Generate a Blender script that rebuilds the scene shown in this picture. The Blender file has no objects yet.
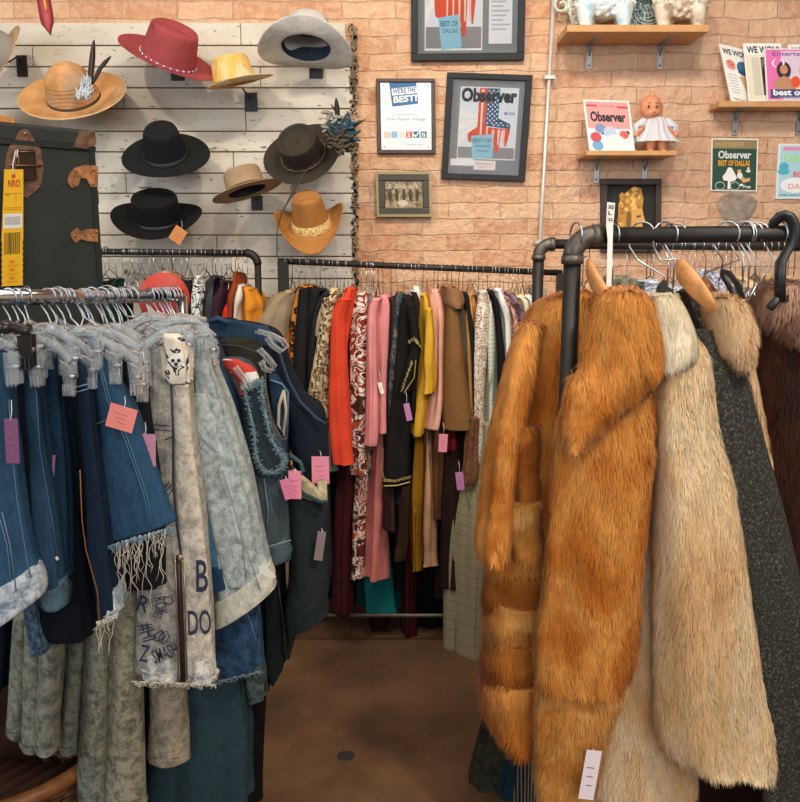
import bpy, math, random
import numpy as np
from mathutils import Vector, Matrix
R0 = random.Random(7)
sin, cos, pi = math.sin, math.cos, math.pi
C = bpy.context.scene.collection
# ------------------------------------------------------------------ camera
F = 860.0; PITCH = math.atan(160/F); H = 1.65
cam = bpy.data.cameras.new('camera'); co = bpy.data.objects.new('camera', cam); C.objects.link(co)
co.location = (0, 0, H); co.rotation_euler = (pi/2-PITCH, 0, 0)
cam.sensor_fit = 'HORIZONTAL'; cam.sensor_width = 36; cam.lens = 36*F/800; cam.clip_start = .05
bpy.context.scene.camera = co
# ------------------------------------------------------------------ world, lights, exposure
sc = bpy.context.scene
sc.view_settings.view_transform = 'Standard'; sc.view_settings.look = 'None'
sc.view_settings.gamma = 1; sc.view_settings.use_curve_mapping = False
sc.view_settings.exposure = 0.0
w = bpy.data.worlds.new('world'); sc.world = w; w.use_nodes = True
w.node_tree.nodes['Background'].inputs[0].default_value = (.78, .86, 1, 1)
w.node_tree.nodes['Background'].inputs[1].default_value = 1.0
def light(kind, loc, target, power, color, size=1, sy=None, spot=None):
    l = bpy.data.lights.new('light', kind); o = bpy.data.objects.new('light', l); C.objects.link(o)
    o.location = loc; o.rotation_euler = (Vector(target)-Vector(loc)).to_track_quat('-Z', 'Y').to_euler()
    l.energy = power; l.color = color
    if kind == 'AREA':
        l.size = size
        if sy: l.shape = 'RECTANGLE'; l.size_y = sy
    else: l.shadow_soft_size = size
    if spot: l.spot_size = spot; l.spot_blend = .7
    return o
light('AREA', (1.0, -2.6, 3.0), (0.1, 3.7, 2.1), 100, (1, .97, .92), 4.0, 1.6)      # shop-front window behind
light('AREA', (-3.4, .3, 2.6), (0.4, 3.0, 1.5), 55, (.82, .92, 1), 2.0, 1.4)      # side window
light('SPOT', (-1.5, 1.9, 3.6), (-1.0, 3.9, 2.2), 88, (1, .88, .72), .06, spot=1.7)  # ceiling spots
light('SPOT', (0.1, 1.9, 3.6), (0.15, 3.9, 2.0), 76, (1, .86, .70), .06, spot=1.7)
light('SPOT', (0.75, 1.7, 3.6), (1.5, 3.9, 2.2), 85, (1, .90, .78), .10, spot=1.7)
light('SPOT', (1.3, .3, 3.6), (.8, 2.1, 1.1), 230, (1, .90, .74), .15, spot=1.1)
light('AREA', (0.0, 1.2, 3.8), (0.0, 1.5, 0), 42, (1, .93, .82), 2.6, 1.2)

# ------------------------------------------------------------------ helpers
def P(px, py, Y):
    a = (px-400)/F; b = (401-py)/F
    y = cos(PITCH)+b*sin(PITCH); z = -sin(PITCH)+b*cos(PITCH)
    t = Y/y
    return Vector((a*t, Y, H+z*t))
def pxm(Y): return Y/F      # metres per pixel, roughly
def lin(h):
    if not isinstance(h, str): return tuple(h)+(1,)
    r = [int(h[i:i+2], 16)/255 for i in (0, 2, 4)]
    return tuple(((c+.055)/1.055)**2.4 if c > .04045 else c/12.92 for c in r)+(1,)
class G:
    def __init__(s): s.v = []; s.f = []; s.mi = []; s.m = 0
    def add(s, vs, fs):
        n = len(s.v); s.v += [Vector(v) for v in vs]; s.f += [tuple(i+n for i in f) for f in fs]; s.mi += [s.m]*len(fs)
        return s
    def bx(s, x0, x1, y0, y1, z0, z1):
        return s.add([(x, y, z) for x in (x0, x1) for y in (y0, y1) for z in (z0, z1)],
                     [(0, 1, 3, 2), (4, 6, 7, 5), (0, 4, 5, 1), (2, 3, 7, 6), (0, 2, 6, 4), (1, 5, 7, 3)])
    def obx(s, c, M, sx, sy, sz):
        vs = [Vector(c)+M @ Vector((x*sx/2, y*sy/2, z*sz/2)) for x in (-1, 1) for y in (-1, 1) for z in (-1, 1)]
        return s.add(vs, [(0, 1, 3, 2), (4, 6, 7, 5), (0, 4, 5, 1), (2, 3, 7, 6), (0, 2, 6, 4), (1, 5, 7, 3)])
    def loft(s, rings, cap=True):
        n = len(rings[0]); vs = [p for r in rings for p in r]; fs = []
        for i in range(len(rings)-1):
            for j in range(n):
                k = (j+1) % n; fs.append((i*n+j, i*n+k, (i+1)*n+k, (i+1)*n+j))
        if cap: fs.append(tuple(range(n))[::-1]); fs.append(tuple(range((len(rings)-1)*n, len(rings)*n)))
        return s.add(vs, fs)
    def tube(s, pts, r, n=8, sq=1.0, cap=True):
        pts = [Vector(p) for p in pts]; rings = []; up = None
        for i, p in enumerate(pts):
            t = (pts[min(i+1, len(pts)-1)]-pts[max(i-1, 0)])
            t = t.normalized() if t.length > 1e-9 else Vector((0, 0, 1))
            if up is None:
                up = Vector((0, 0, 1)) if abs(t.z) < .9 else Vector((0, 1, 0))
            a = t.cross(up)
            a = a.normalized() if a.length > 1e-6 else t.orthogonal().normalized()
            b = a.cross(t).normalized(); up = b
            rr = r[i] if isinstance(r, (list, tuple)) else r
            rings.append([p+a*cos(2*pi*k/n)*rr+b*sin(2*pi*k/n)*rr*sq for k in range(n)])
        return s.loft(rings, cap)
    def lathe(s, prof, c=(0, 0, 0), M=None, n=24):
        M = M or Matrix.Identity(3); c = Vector(c)
        return s.loft([[c+M @ Vector((r*cos(2*pi*k/n), r*sin(2*pi*k/n), z)) for k in range(n)] for r, z in prof])
    def ball(s, c, rx, ry=None, rz=None, n=16, m=10, M=None):
        ry = ry or rx; rz = rz or rx; M = M or Matrix.Identity(3); c = Vector(c)
        return s.loft([[c+M @ Vector((rx*sin(pi*(i+.02)/(m+.04))*cos(2*pi*k/n), ry*sin(pi*(i+.02)/(m+.04))*sin(2*pi*k/n), -rz*cos(pi*(i+.02)/(m+.04)))) for k in range(n)] for i in range(m+1)])
def link(o, root, parent):
    C.objects.link(o); o.location = (0, 0, 0)
    if parent is not None: o.parent = parent
_off = {}
def obj(name, g, mats, parent=None, smooth=True, loc=None):
    """one mesh object; vertices are given in world coordinates and stored relative to the thing's base"""
    me = bpy.data.meshes.new(name)
    if parent is not None: off = _off[parent.name]
    else:
        if loc is None:
            xs = [v.x for v in g.v]; ys = [v.y for v in g.v]; zs = [v.z for v in g.v]
            loc = ((min(xs)+max(xs))/2, (min(ys)+max(ys))/2, min(zs))
        off = Vector(loc)
    me.from_pydata([v-off for v in g.v], [], g.f)
    if not isinstance(mats, (list, tuple)): mats = [mats]
    for m in mats: me.materials.append(m)
    if len(mats) > 1: me.polygons.foreach_set('material_index', g.mi)
    if smooth: me.shade_smooth()
    me.update()
    o = bpy.data.objects.new(name, me); C.objects.link(o)
    if parent is not None: o.parent = parent
    else: o.location = off
    _off[o.name] = off
    return o
def tag(o, label=None, cat=None, group=None, kind=None):
    if label: o['label'] = label
    if cat: o['category'] = cat
    if group: o['group'] = group
    if kind: o['kind'] = kind
    return o
def thing(name, label, cat, loc, group=None):
    o = bpy.data.objects.new(name, None); C.objects.link(o); o.location = loc; o.empty_display_size = .05
    _off[o.name] = Vector(loc); return tag(o, label, cat, group)
def bevel(o, w=.004, seg=2):
    m = o.modifiers.new('bevel', 'BEVEL'); m.width = w; m.segments = seg; m.limit_method = 'ANGLE'; return o

# ------------------------------------------------------------------ materials
def newmat(name):
    m = bpy.data.materials.new(name); m.use_nodes = True; nt = m.node_tree
    return m, nt, nt.nodes['Principled BSDF']
def nd(nt, t, **k):
    n = nt.nodes.new(t)
    for a, b in k.items():
        if a.startswith('i_'):
            key = a[2:]; key = int(key) if key.isdigit() else key
            n.inputs[key].default_value = b
        else: setattr(n, a, b)
    return n
def ramp(nt, fac, stops, interp='LINEAR'):
    r = nt.nodes.new('ShaderNodeValToRGB'); r.color_ramp.interpolation = interp
    e = r.color_ramp.elements
    while len(e) < len(stops): e.new(.5)
    for x, (p, c) in zip(e, stops): x.position = p; x.color = lin(c)
    nt.links.new(fac, r.inputs[0]); return r.outputs[0]
def mix(nt, fac, a, b, mode='MIX'):
    m = nt.nodes.new('ShaderNodeMix'); m.data_type = 'RGBA'; m.blend_type = mode
    for s, x in ((0, fac), (6, a), (7, b)):
        if hasattr(x, 'links'): nt.links.new(x, m.inputs[s])
        else: m.inputs[s].default_value = x if s == 0 else lin(x)
    return m.outputs[2]
def coords(nt, scale=(1, 1, 1), kind='Object', rot=(0, 0, 0)):
    t = nt.nodes.new('ShaderNodeTexCoord'); mp = nt.nodes.new('ShaderNodeMapping')
    mp.inputs['Scale'].default_value = scale; mp.inputs['Rotation'].default_value = rot
    nt.links.new(t.outputs[kind], mp.inputs[0]); return mp.outputs[0]
def noise(nt, vec, scale, detail=3, rough=.55, dist=0):
    n = nd(nt, 'ShaderNodeTexNoise'); n.inputs['Scale'].default_value = scale; n.inputs['Detail'].default_value = detail
    n.inputs['Roughness'].default_value = rough; n.inputs['Distortion'].default_value = dist
    nt.links.new(vec, n.inputs['Vector']); return n.outputs[0]
def bump(nt, b, h, strength=.3, dist=.01):
    n = nd(nt, 'ShaderNodeBump'); n.inputs['Strength'].default_value = strength; n.inputs['Distance'].default_value = dist
    nt.links.new(h, n.inputs['Height']); nt.links.new(n.outputs[0], b.inputs['Normal'])
_mc = {}
def plain(col, rough=.7, metal=0, spec=.5, var=0.0, scale=20):
    k = ('p', col, rough, metal, var, scale)
    if k in _mc: return _mc[k]
    m, nt, b = newmat('plain_'+str(col)); b.inputs['Roughness'].default_value = rough; b.inputs['Metallic'].default_value = metal
    if var:
        v = coords(nt); n = noise(nt, v, scale)
        r, g_, b_ = [int(col[i:i+2], 16) for i in (0, 2, 4)]
        dk = ''.join('%02x' % int(max(0, c*(1-var))) for c in (r, g_, b_)); lt = ''.join('%02x' % int(min(255, c*(1+var*.6))) for c in (r, g_, b_))
        nt.links.new(ramp(nt, n, [(.3, dk), (.7, lt)]), b.inputs[0])
    else: b.inputs[0].default_value = lin(col)
    _mc[k] = m; return m
def shade(col, k):
    return ''.join('%02x' % int(max(0, min(255, int(col[i:i+2], 16)*k))) for i in (0, 2, 4))
def cloth(col, var=.12, rough=.9):
    k = ('c', col, var)
    if k in _mc: return _mc[k]
    m, nt, b = newmat('cloth_'+col); v = coords(nt)
    n = noise(nt, v, 9, 4); nt.links.new(ramp(nt, n, [(.3, shade(col, 1-var)), (.7, shade(col, 1+var))]), b.inputs[0])
    b.inputs['Roughness'].default_value = rough
    b.inputs['Specular IOR Level'].default_value = .15
    w_ = noise(nt, coords(nt, (1, 1, .3)), 22, 3); bump(nt, b, w_, .35, .02); _mc[k] = m; return m
def tone(c, k=.80, d=.22):
    r = [int(c[i:i+2], 16) for i in (0, 2, 4)]; g_ = sum(r)/3
    return ''.join('%02x' % int(min(255, (x*(1-d)+g_*d)*k)) for x in r)
def denim(col, fade=.35, acid=False, light=None):
    blue = int(col[4:], 16)-int(col[:2], 16) > 18
    if blue: col = tone(col)
    if blue and light: light = tone(light, .95, .1)
    k = ('d', col, fade, acid, light)
    if k in _mc: return _mc[k]
    m, nt, b = newmat('denim_'+col); v = coords(nt)
    lt = light or shade(col, 1+fade)
    n = noise(nt, v, 46 if acid else 5, 7, .78, .3)
    base = ramp(nt, n, [(.40 if acid else .3, col), (.58 if acid else .75, lt)])
    v2 = coords(nt, (1, 1, .12)); st = noise(nt, v2, 420, 2)
    base = mix(nt, .10 if acid else .35, base, ramp(nt, st, [(.35, shade(col, .75)), (.65, lt)]))
    nt.links.new(base, b.inputs[0]); b.inputs['Roughness'].default_value = .95; b.inputs['Specular IOR Level'].default_value = .12
    bump(nt, b, noise(nt, coords(nt, (1, 1, .5)), 16, 5, .6), .55, .025); _mc[k] = m; return m
def leopard(bg, spot, ring='20150f', scale=38):
    m, nt, b = newmat('leopard'); v = coords(nt)
    vv = nd(nt, 'ShaderNodeVectorMath', operation='ADD'); nt.links.new(v, vv.inputs[0])
    nn = nd(nt, 'ShaderNodeTexNoise'); nn.inputs['Scale'].default_value = 40; nt.links.new(v, nn.inputs['Vector'])
    ms = nd(nt, 'ShaderNodeVectorMath', operation='SCALE'); ms.inputs[3].default_value = .02; nt.links.new(nn.outputs[1], ms.inputs[0]); nt.links.new(ms.outputs[0], vv.inputs[1])
    vo = nd(nt, 'ShaderNodeTexVoronoi'); vo.inputs['Scale'].default_value = scale; nt.links.new(vv.outputs[0], vo.inputs['Vector'])
    c = ramp(nt, vo.outputs['Distance'], [(0, spot), (.28, spot), (.32, ring), (.48, ring), (.54, bg), (1, bg)])
    nt.links.new(c, b.inputs[0]); b.inputs['Roughness'].default_value = .95; b.inputs['Specular IOR Level'].default_value = .1; return m
def floral(cols, scale=12, dist=1.5):
    m, nt, b = newmat('floral'); v = coords(nt); n = noise(nt, v, scale, 2, .5, dist)
    k = len(cols); st = [(.32+.36*i/k, c) for i, c in enumerate(cols)]
    nt.links.new(ramp(nt, n, st, 'CONSTANT'), b.inputs[0]); b.inputs['Roughness'].default_value = .85; return m
def plaid(bg, line, sx=26, sz=26, w=.12):
    m, nt, b = newmat('plaid'); t = nd(nt, 'ShaderNodeTexCoord'); s = nd(nt, 'ShaderNodeSeparateXYZ'); nt.links.new(t.outputs['Object'], s.inputs[0])
    outs = []
    ad = nd(nt, 'ShaderNodeMath', operation='ADD'); nt.links.new(s.outputs[0], ad.inputs[0]); nt.links.new(s.outputs[1], ad.inputs[1])
    for o_, k in ((ad.outputs[0], sx), (s.outputs[2], sz)):
        mu = nd(nt, 'ShaderNodeMath', operation='MULTIPLY'); mu.inputs[1].default_value = k; nt.links.new(o_, mu.inputs[0])
        fr = nd(nt, 'ShaderNodeMath', operation='FRACT'); nt.links.new(mu.outputs[0], fr.inputs[0])
        lt = nd(nt, 'ShaderNodeMath', operation='LESS_THAN'); lt.inputs[1].default_value = w; nt.links.new(fr.outputs[0], lt.inputs[0]); outs.append(lt.outputs[0])
    mx = nd(nt, 'ShaderNodeMath', operation='MAXIMUM'); nt.links.new(outs[0], mx.inputs[0]); nt.links.new(outs[1], mx.inputs[1])
    nt.links.new(mix(nt, mx.outputs[0], bg, line), b.inputs[0]); b.inputs['Roughness'].default_value = .9; return m
def stripes(a, c, scale, axis=0, duty=.5):
    m, nt, b = newmat('stripes'); t = nd(nt, 'ShaderNodeTexCoord'); s = nd(nt, 'ShaderNodeSeparateXYZ'); nt.links.new(t.outputs['Object'], s.inputs[0])
    mu = nd(nt, 'ShaderNodeMath', operation='MULTIPLY'); mu.inputs[1].default_value = scale; nt.links.new(s.outputs[axis], mu.inputs[0])
    fr = nd(nt, 'ShaderNodeMath', operation='FRACT'); nt.links.new(mu.outputs[0], fr.inputs[0])
    lt = nd(nt, 'ShaderNodeMath', operation='LESS_THAN'); lt.inputs[1].default_value = duty; nt.links.new(fr.outputs[0], lt.inputs[0])
    nt.links.new(mix(nt, lt.outputs[0], a, c), b.inputs[0]); b.inputs['Roughness'].default_value = .85; return m
def furmat(cols, scale=5, zs=.5, dark=None):
    """colour patches of the pelts plus a random tone per tuft (colour attribute)"""
    m, nt, b = newmat('fur'); v = coords(nt, (1, 1, zs)); n = noise(nt, v, scale, 3, .5, .4)
    base = ramp(nt, n, [(.3+.4*i/(len(cols)-1), c) for i, c in enumerate(cols)])
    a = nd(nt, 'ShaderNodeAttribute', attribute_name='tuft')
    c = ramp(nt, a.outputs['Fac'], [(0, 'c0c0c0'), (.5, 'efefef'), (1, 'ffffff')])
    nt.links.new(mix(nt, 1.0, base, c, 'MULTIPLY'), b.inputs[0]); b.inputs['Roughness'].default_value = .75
    b.inputs['Specular IOR Level'].default_value = .25
    if 'Sheen Weight' in b.inputs: b.inputs['Sheen Weight'].default_value = .1
    return m
BLK = plain('1b1b1c', .55); WIRE = plain('b9bcc0', .28, 1); DWIRE = plain('4a4038', .4, .8); PIPE = plain('22211f', .5, .35, var=.2)
CHROME = plain('c9ccd2', .14, 1); WOODH = plain('c98b52', .5, var=.12, scale=40); PAPER = plain('e9e7e2', .7); PINK = plain('d9839b', .7); ORP = plain('e98a80', .7)
LILAC = plain('b878a8', .7)
def clearmat():
    m, nt, b = newmat('clear_plastic'); b.inputs[0].default_value = (.86, .9, .92, 1); b.inputs['Roughness'].default_value = .12
    b.inputs['Transmission Weight'].default_value = .86; b.inputs['IOR'].default_value = 1.14; return m
CLEAR = clearmat()
def glassmat():
    m, nt, b = newmat('picture_glass'); b.inputs[0].default_value = (1, 1, 1, 1); b.inputs['Roughness'].default_value = .03
    b.inputs['Transmission Weight'].default_value = 1; b.inputs['IOR'].default_value = 1.12; return m
GLASS = glassmat()
def brickmat():
    m, nt, b = newmat('brick'); t = nd(nt, 'ShaderNodeTexCoord'); s = nd(nt, 'ShaderNodeSeparateXYZ'); nt.links.new(t.outputs['Object'], s.inputs[0])
    cm = nd(nt, 'ShaderNodeCombineXYZ'); nt.links.new(s.outputs[0], cm.inputs[0]); nt.links.new(s.outputs[2], cm.inputs[1])
    n3 = nd(nt, 'ShaderNodeTexNoise'); n3.inputs['Scale'].default_value = 7; n3.inputs['Detail'].default_value = 4; nt.links.new(cm.outputs[0], n3.inputs['Vector'])
    sc_ = nd(nt, 'ShaderNodeVectorMath', operation='SCALE'); sc_.inputs[3].default_value = .034; nt.links.new(n3.outputs[1], sc_.inputs[0])
    ad = nd(nt, 'ShaderNodeVectorMath', operation='ADD'); nt.links.new(cm.outputs[0], ad.inputs[0]); nt.links.new(sc_.outputs[0], ad.inputs[1])
    br = nd(nt, 'ShaderNodeTexBrick'); nt.links.new(ad.outputs[0], br.inputs['Vector'])
    br.inputs['Scale'].default_value = 1; br.inputs['Brick Width'].default_value = .235; br.inputs['Row Height'].default_value = .0705
    br.inputs['Mortar Size'].default_value = .0045; br.inputs['Mortar Smooth'].default_value = 1.0; br.inputs['Bias'].default_value = 0
    br.inputs['Color1'].default_value = lin('bd7a50'); br.inputs['Color2'].default_value = lin('e0b48e'); br.inputs['Mortar'].default_value = lin('c9a281')
    n1 = noise(nt, t.outputs['Object'], 2.2, 5, .6); n2 = noise(nt, t.outputs['Object'], 22, 5, .65)
    c = mix(nt, ramp(nt, n1, [(.36, '000000'), (.66, 'c0c0c0')]), br.outputs[0], 'dcb898')
    c = mix(nt, ramp(nt, n2, [(.42, '000000'), (.6, 'b0b0b0')]), c, 'e6c8a8')
    n4 = noise(nt, t.outputs['Object'], 60, 3, .6)
    c = mix(nt, ramp(nt, n4, [(.60, '000000'), (.72, '808080')]), c, '8a5637')
    # the right-hand part of the wall is greyer, whitewashed brick
    gr = ramp(nt, s.outputs[0], [(.60, '000000'), (.95, '8a8a8a')])
    c = mix(nt, gr, c, 'd2b7a6'); nt.links.new(c, b.inputs[0]); b.inputs['Roughness'].default_value = .95
    mm = nd(nt, 'ShaderNodeMath', operation='MULTIPLY_ADD'); mm.inputs[1].default_value = -.2; nt.links.new(br.outputs[1], mm.inputs[0]); nt.links.new(n2, mm.inputs[2])
    ma = nd(nt, 'ShaderNodeMath', operation='ADD'); nt.links.new(mm.outputs[0], ma.inputs[0]); nt.links.new(noise(nt, t.outputs['Object'], 7, 3), ma.inputs[1])
    bump(nt, b, ma.outputs[0], 1.0, .022); return m
def paintmat():
    m, nt, b = newmat('chipped_paint'); v = coords(nt, (.25, 1, 1)); n = noise(nt, v, 40, 7, .72); n2 = noise(nt, coords(nt, (.15, 1, 1)), 6, 4)
    c = ramp(nt, n2, [(.35, 'bdb5a6'), (.65, 'ddd7c9')])
    c = mix(nt, ramp(nt, noise(nt, coords(nt, (.5, 1, 1)), 9, 6, .7), [(.50, '000000'), (.62, '909090')]), c, 'b5a791')
    c = mix(nt, ramp(nt, noise(nt, coords(nt, (.35, 1, 1)), 55, 6, .75), [(.59, '000000'), (.65, 'ffffff')]), c, '65574a')
    nt.links.new(c, b.inputs[0]); b.inputs['Roughness'].default_value = .8; bump(nt, b, n, .5, .004); return m
def floormat():
    m, nt, b = newmat('stained_concrete'); v = coords(nt); n = noise(nt, v, 1.6, 8, .62); n2 = noise(nt, v, 14, 5, .7)
    c = ramp(nt, n, [(.3, '3f2e20'), (.52, '684c36'), (.72, '82664a')]); c = mix(nt, ramp(nt, n2, [(.55, '000000'), (.8, '707070')]), c, 'b09070')
    vo = nd(nt, 'ShaderNodeTexVoronoi'); vo.inputs['Scale'].default_value = 2.3; nt.links.new(v, vo.inputs['Vector'])
    c = mix(nt, ramp(nt, vo.outputs['Distance'], [(.05, '808080'), (.075, '000000')]), c, '2c211b')
    nt.links.new(c, b.inputs[0]); b.inputs['Roughness'].default_value = .5; bump(nt, b, n2, .15, .004); return m

# ------------------------------------------------------------------ the room
WY = 3.95
def struct(name, g, m, smooth=False): return tag(obj(name, g, m, smooth=smooth, loc=(0, 0, 0)), kind='structure')
struct('floor', G().bx(-4.2, 3.6, -3.2, WY+.02, -.1, 0), floormat())
struct('wall_back', G().bx(-4.2, 3.6, WY, WY+.15, -.1, 3.9), brickmat())
wp = plain('c9b7a2', .9, var=.05)
struct('wall_left', G().bx(-4.3, -4.2, -3.2, WY+.15, -.1, 1.2).bx(-4.3, -4.2, 1.6, WY+.15, 1.2, 3.9).bx(-4.3, -4.2, -3.2, -1.2, 1.2, 3.9).bx(-4.3, -4.2, -1.2, 1.6, 3.4, 3.9), wp)
struct('wall_right', G().bx(3.6, 3.7, -3.2, WY+.15, -.1, 3.9), wp)
struct('wall_front', G().bx(-4.2, 3.6, -3.3, -3.2, -.1, .6).bx(-4.2, 3.6, -3.3, -3.2, 3.5, 3.9).bx(-4.2, -2.8, -3.3, -3.2, .6, 3.5).bx(3.2, 3.6, -3.3, -3.2, .6, 3.5), wp)
struct('ceiling', G().bx(-4.3, 3.7, -3.3, WY+.15, 3.9, 4.0), plain('b9a58f', .9))
struct('baseboard_back', G().bx(-4.2, 3.6, WY-.03, WY, 0, .14), plain('2a1c14', .6))  # black-brown colour stands in for the shade at the wall foot
# white planks on the brick
g = G(); rr = random.Random(3); xr = P(354, 100, WY).x; z = P(300, 24, WY).z; i = 0
while z > .9:
    h = rr.choice([.086, .090, .094, .082]); x1 = xr+rr.uniform(-.02, .012); th = rr.uniform(.022, .028)
    if i == 0: x1 = xr-.03
    xs = [-2.8, rr.uniform(-1.6, -.6), x1]
    for a, b_ in zip(xs[:-1], xs[1:]): g.bx(a, b_-.003, WY-th, WY-.001, z-h, z)
    z -= h+.005; i += 1
o = struct('trim_1', g, paintmat()); bevel(o, .003)
# ragged brown fringe of old wood on the right edge of the planks
g = G()
for k in range(240):
    zz = P(354, 26, WY).z-k*.0055; xx = xr+rr.uniform(-.012, .014)
    g.obx((xx, WY-.018, zz), Matrix.Rotation(rr.uniform(-.3, .3), 3, 'Y'), rr.uniform(.008, .022), .02, .012)
struct('trim_2', g, plain('96826c', .95, var=.3))
# electrical conduit
g = G(); a = P(556, -40, WY-.03); b = P(531, 400, WY-.03); g.tube([a, b], .0085, 10)
cd = thing('conduit', 'thin white metal conduit leaning slightly as it runs down the brick wall', 'conduit', (b.x, b.y, b.z))
obj('pipe', g, plain('d5d2cc', .4, .3), cd)
for t in (.25, .62):
    q = a.lerp(b, t); obj('clamp', G().obx(q, Matrix.Identity(3), .045, .03, .014), plain('b9b6b0', .4, .4), cd, smooth=False)
# cement patch on the brick
g = G(); c0 = P(737, 208, WY-.004)
pts = [c0+Vector((.085*cos(t)*(1+.12*sin(3*t)), 0, .078*sin(t)*(1+.1*cos(4*t)))) for t in [2*pi*k/28 for k in range(28)]]
g.loft([pts, [c0+(p-c0)*.8+Vector((0, -.006, 0)) for p in pts]]); struct('trim_3', g, plain('9a8c7e', .95, var=.2, scale=30))

# ------------------------------------------------------------------ soft goods: lofts given by their outline
def interp(rows, n):
    R_ = []
    for r in rows:
        r = list(r)
        if len(r) == 3: r = [r[0], r[1], r[0], r[2], 1.0]
        elif len(r) == 4: r = r+[1.0]
        R_.append(r)
    out = []; m = len(R_)-1
    for k in range(n+1):
        t = k/n*m; i = min(int(t), m-1); u = t-i
        p = [R_[max(i-1, 0)], R_[i], R_[i+1], R_[min(i+2, m)]]
        q = []
        for j in range(5):
            a, b_, c_, d_ = [x[j] for x in p]
            m1 = (c_-a)/2; m2 = (d_-b_)/2
            if (c_-b_)*(b_-a) <= 0: m1 = 0
            if (d_-c_)*(c_-b_) <= 0: m2 = 0
            u2 = u*u; u3 = u2*u
            q.append((2*u3-3*u2+1)*b_+(u3-2*u2+u)*m1+(-2*u3+3*u2)*c_+(u3-u2)*m2)
        out.append(q)
    return out
def cloft(g, rows, Y, dep, folds=3, amp=.006, seed=0, ex=2.6, n=36, nr=30, yaw=0, grow=1.0, lean=.5, shoulders=True, hang=0, flare=0):
    """closed, hanging cloth volume: rows of (y, left, right) at the near face, `dep` metres deep"""
    r = random.Random(seed); ph = [r.uniform(0, 6.28) for _ in range(6)]
    q = interp(rows, nr); rings = []; N = len(q)
    for i, (yl, L, yr, R_, ds) in enumerate(q):
        A = P(L, yl, Y+hang*i/N); B = P(R_, yr, Y+hang*i/N); mid = (A+B)/2; u = (B-A); a = max(u.length/2, .002); u = u.normalized()
        u = Matrix.Rotation(yaw, 3, 'Z') @ u
        ray = Vector((mid.x, mid.y, 0)).normalized()
        v = (ray*lean+Vector((0, 1, 0))*(1-lean)).normalized(); v = Matrix.Rotation(yaw, 3, 'Z') @ v
        t = i/(N-1); b_ = dep/2*ds
        if shoulders: b_ *= .35+.65*min(1, t*7)**.6
        c0 = mid+v*(b_*.98)
        ring = []
        for k in range(n):
            th = 2*pi*k/n; cx_ = cos(th); sy_ = sin(th)
            ux = math.copysign(abs(cx_)**(2/ex), cx_); vy = math.copysign(abs(sy_)**(2/ex), sy_)
            gr = amp*(.25+.75*min(1, t*1.6)*grow)
            f = gr*(sin(folds*th+ph[0]+1.2*t)+.5*sin((folds*2+1)*th+ph[1]-2*t)+.4*sin(3*t*pi+ph[2]+th))
            nn = (u*ux*b_+v*vy*a); nn = nn.normalized() if nn.length > 1e-9 else u
            p = c0+u*a*ux+v*b_*vy+nn*f
            if flare and t > .9: p.z += .006*sin(5*th+ph[3])
            ring.append(p)
        rings.append(ring)
    if shoulders:   # rounded closing at the top
        c = sum(rings[0], Vector())/n
        rings.insert(0, [c+(p-c)*.55+Vector((0, 0, .008)) for p in rings[0]])
    c = sum(rings[-1], Vector())/n
    rings.append([c+(p-c)*.86+Vector((0, 0, .006)) for p in rings[-1]]); rings.append([c+(p-c)*.8+Vector((0, 0, .05)) for p in rings[-2]])
    g.loft(rings); return g
def hookpts(c, r, drop, yaw=0.0, back=1):
    """a hanger hook that lies on a rod (centre c, radius r incl. wire) and runs down to `drop` below it"""
    d = Vector((sin(yaw), -cos(yaw)*back, 0)); pts = []
    for k in range(13):
        t = math.radians(-35+k*17.5); pts.append(c+d*r*cos(t)+Vector((0, 0, r*sin(t)*1.0)))
    pts.append(c+d*(-r*.95)+Vector((0, 0, -r*.9))); pts.append(c+d*(-r*.2)+Vector((0, 0, -r*2.0))); pts.append(c+Vector((0, 0, -r*2.6))); pts.append(c+Vector((0, 0, -drop)))
    return pts
class Rod:
    def __init__(s, a, b, r): s.a, s.b, s.r = a, b, r
    def at(s, X):
        t = (X-s.a.x)/(s.b.x-s.a.x); return s.a.lerp(s.b, t)
    def px(s, px):
        # point of the rod above picture column px
        t = 0.5; lo, hi = -2., 3.
        for _ in range(40):
            m = (lo+hi)/2; p = s.a.lerp(s.b, m)
            c = 400+F*p.x/(p.y*cos(PITCH)-(p.z-H)*sin(PITCH))
            if (c < px) == (s.b.x > s.a.x): lo = m
            else: hi = m
        return s.a.lerp(s.b, (lo+hi)/2)
def hanger(rod, px, ytop, label, wire=None, wr=.0014, armspan=.17, cat='hanger', arms=True, yaw=None, name='wire_hanger', group=None, armmat=None, armr=None, dirv=None):
    c = rod.px(px); zt = P(px, ytop, c.y).z; drop = max(.05, c.z-zt)
    yaw = R0.uniform(-.5, .5) if yaw is None else yaw
    t = thing(name, label, cat, (c.x, c.y, c.z-drop-.06), group)
    obj('hook', G().tube(hookpts(c, rod.r+wr, drop, yaw), wr, 6), wire or WIRE, t)
    if arms:
        d = (dirv or Vector((sin(yaw*.3), -cos(yaw*.3), 0))).normalized()
        n_ = c+Vector((0, 0, -drop)); ar = armr or wr*1.3
        obj('shoulder_bar', G().tube([n_+d*armspan+Vector((0, 0, -.075)), n_+d*armspan*.5+Vector((0, 0, -.03)), n_+Vector((0, 0, .0)), n_-d*armspan*.5+Vector((0, 0, -.03)), n_-d*armspan+Vector((0, 0, -.075))], ar, 6), armmat or wire or WIRE, t)
    return t
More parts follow.
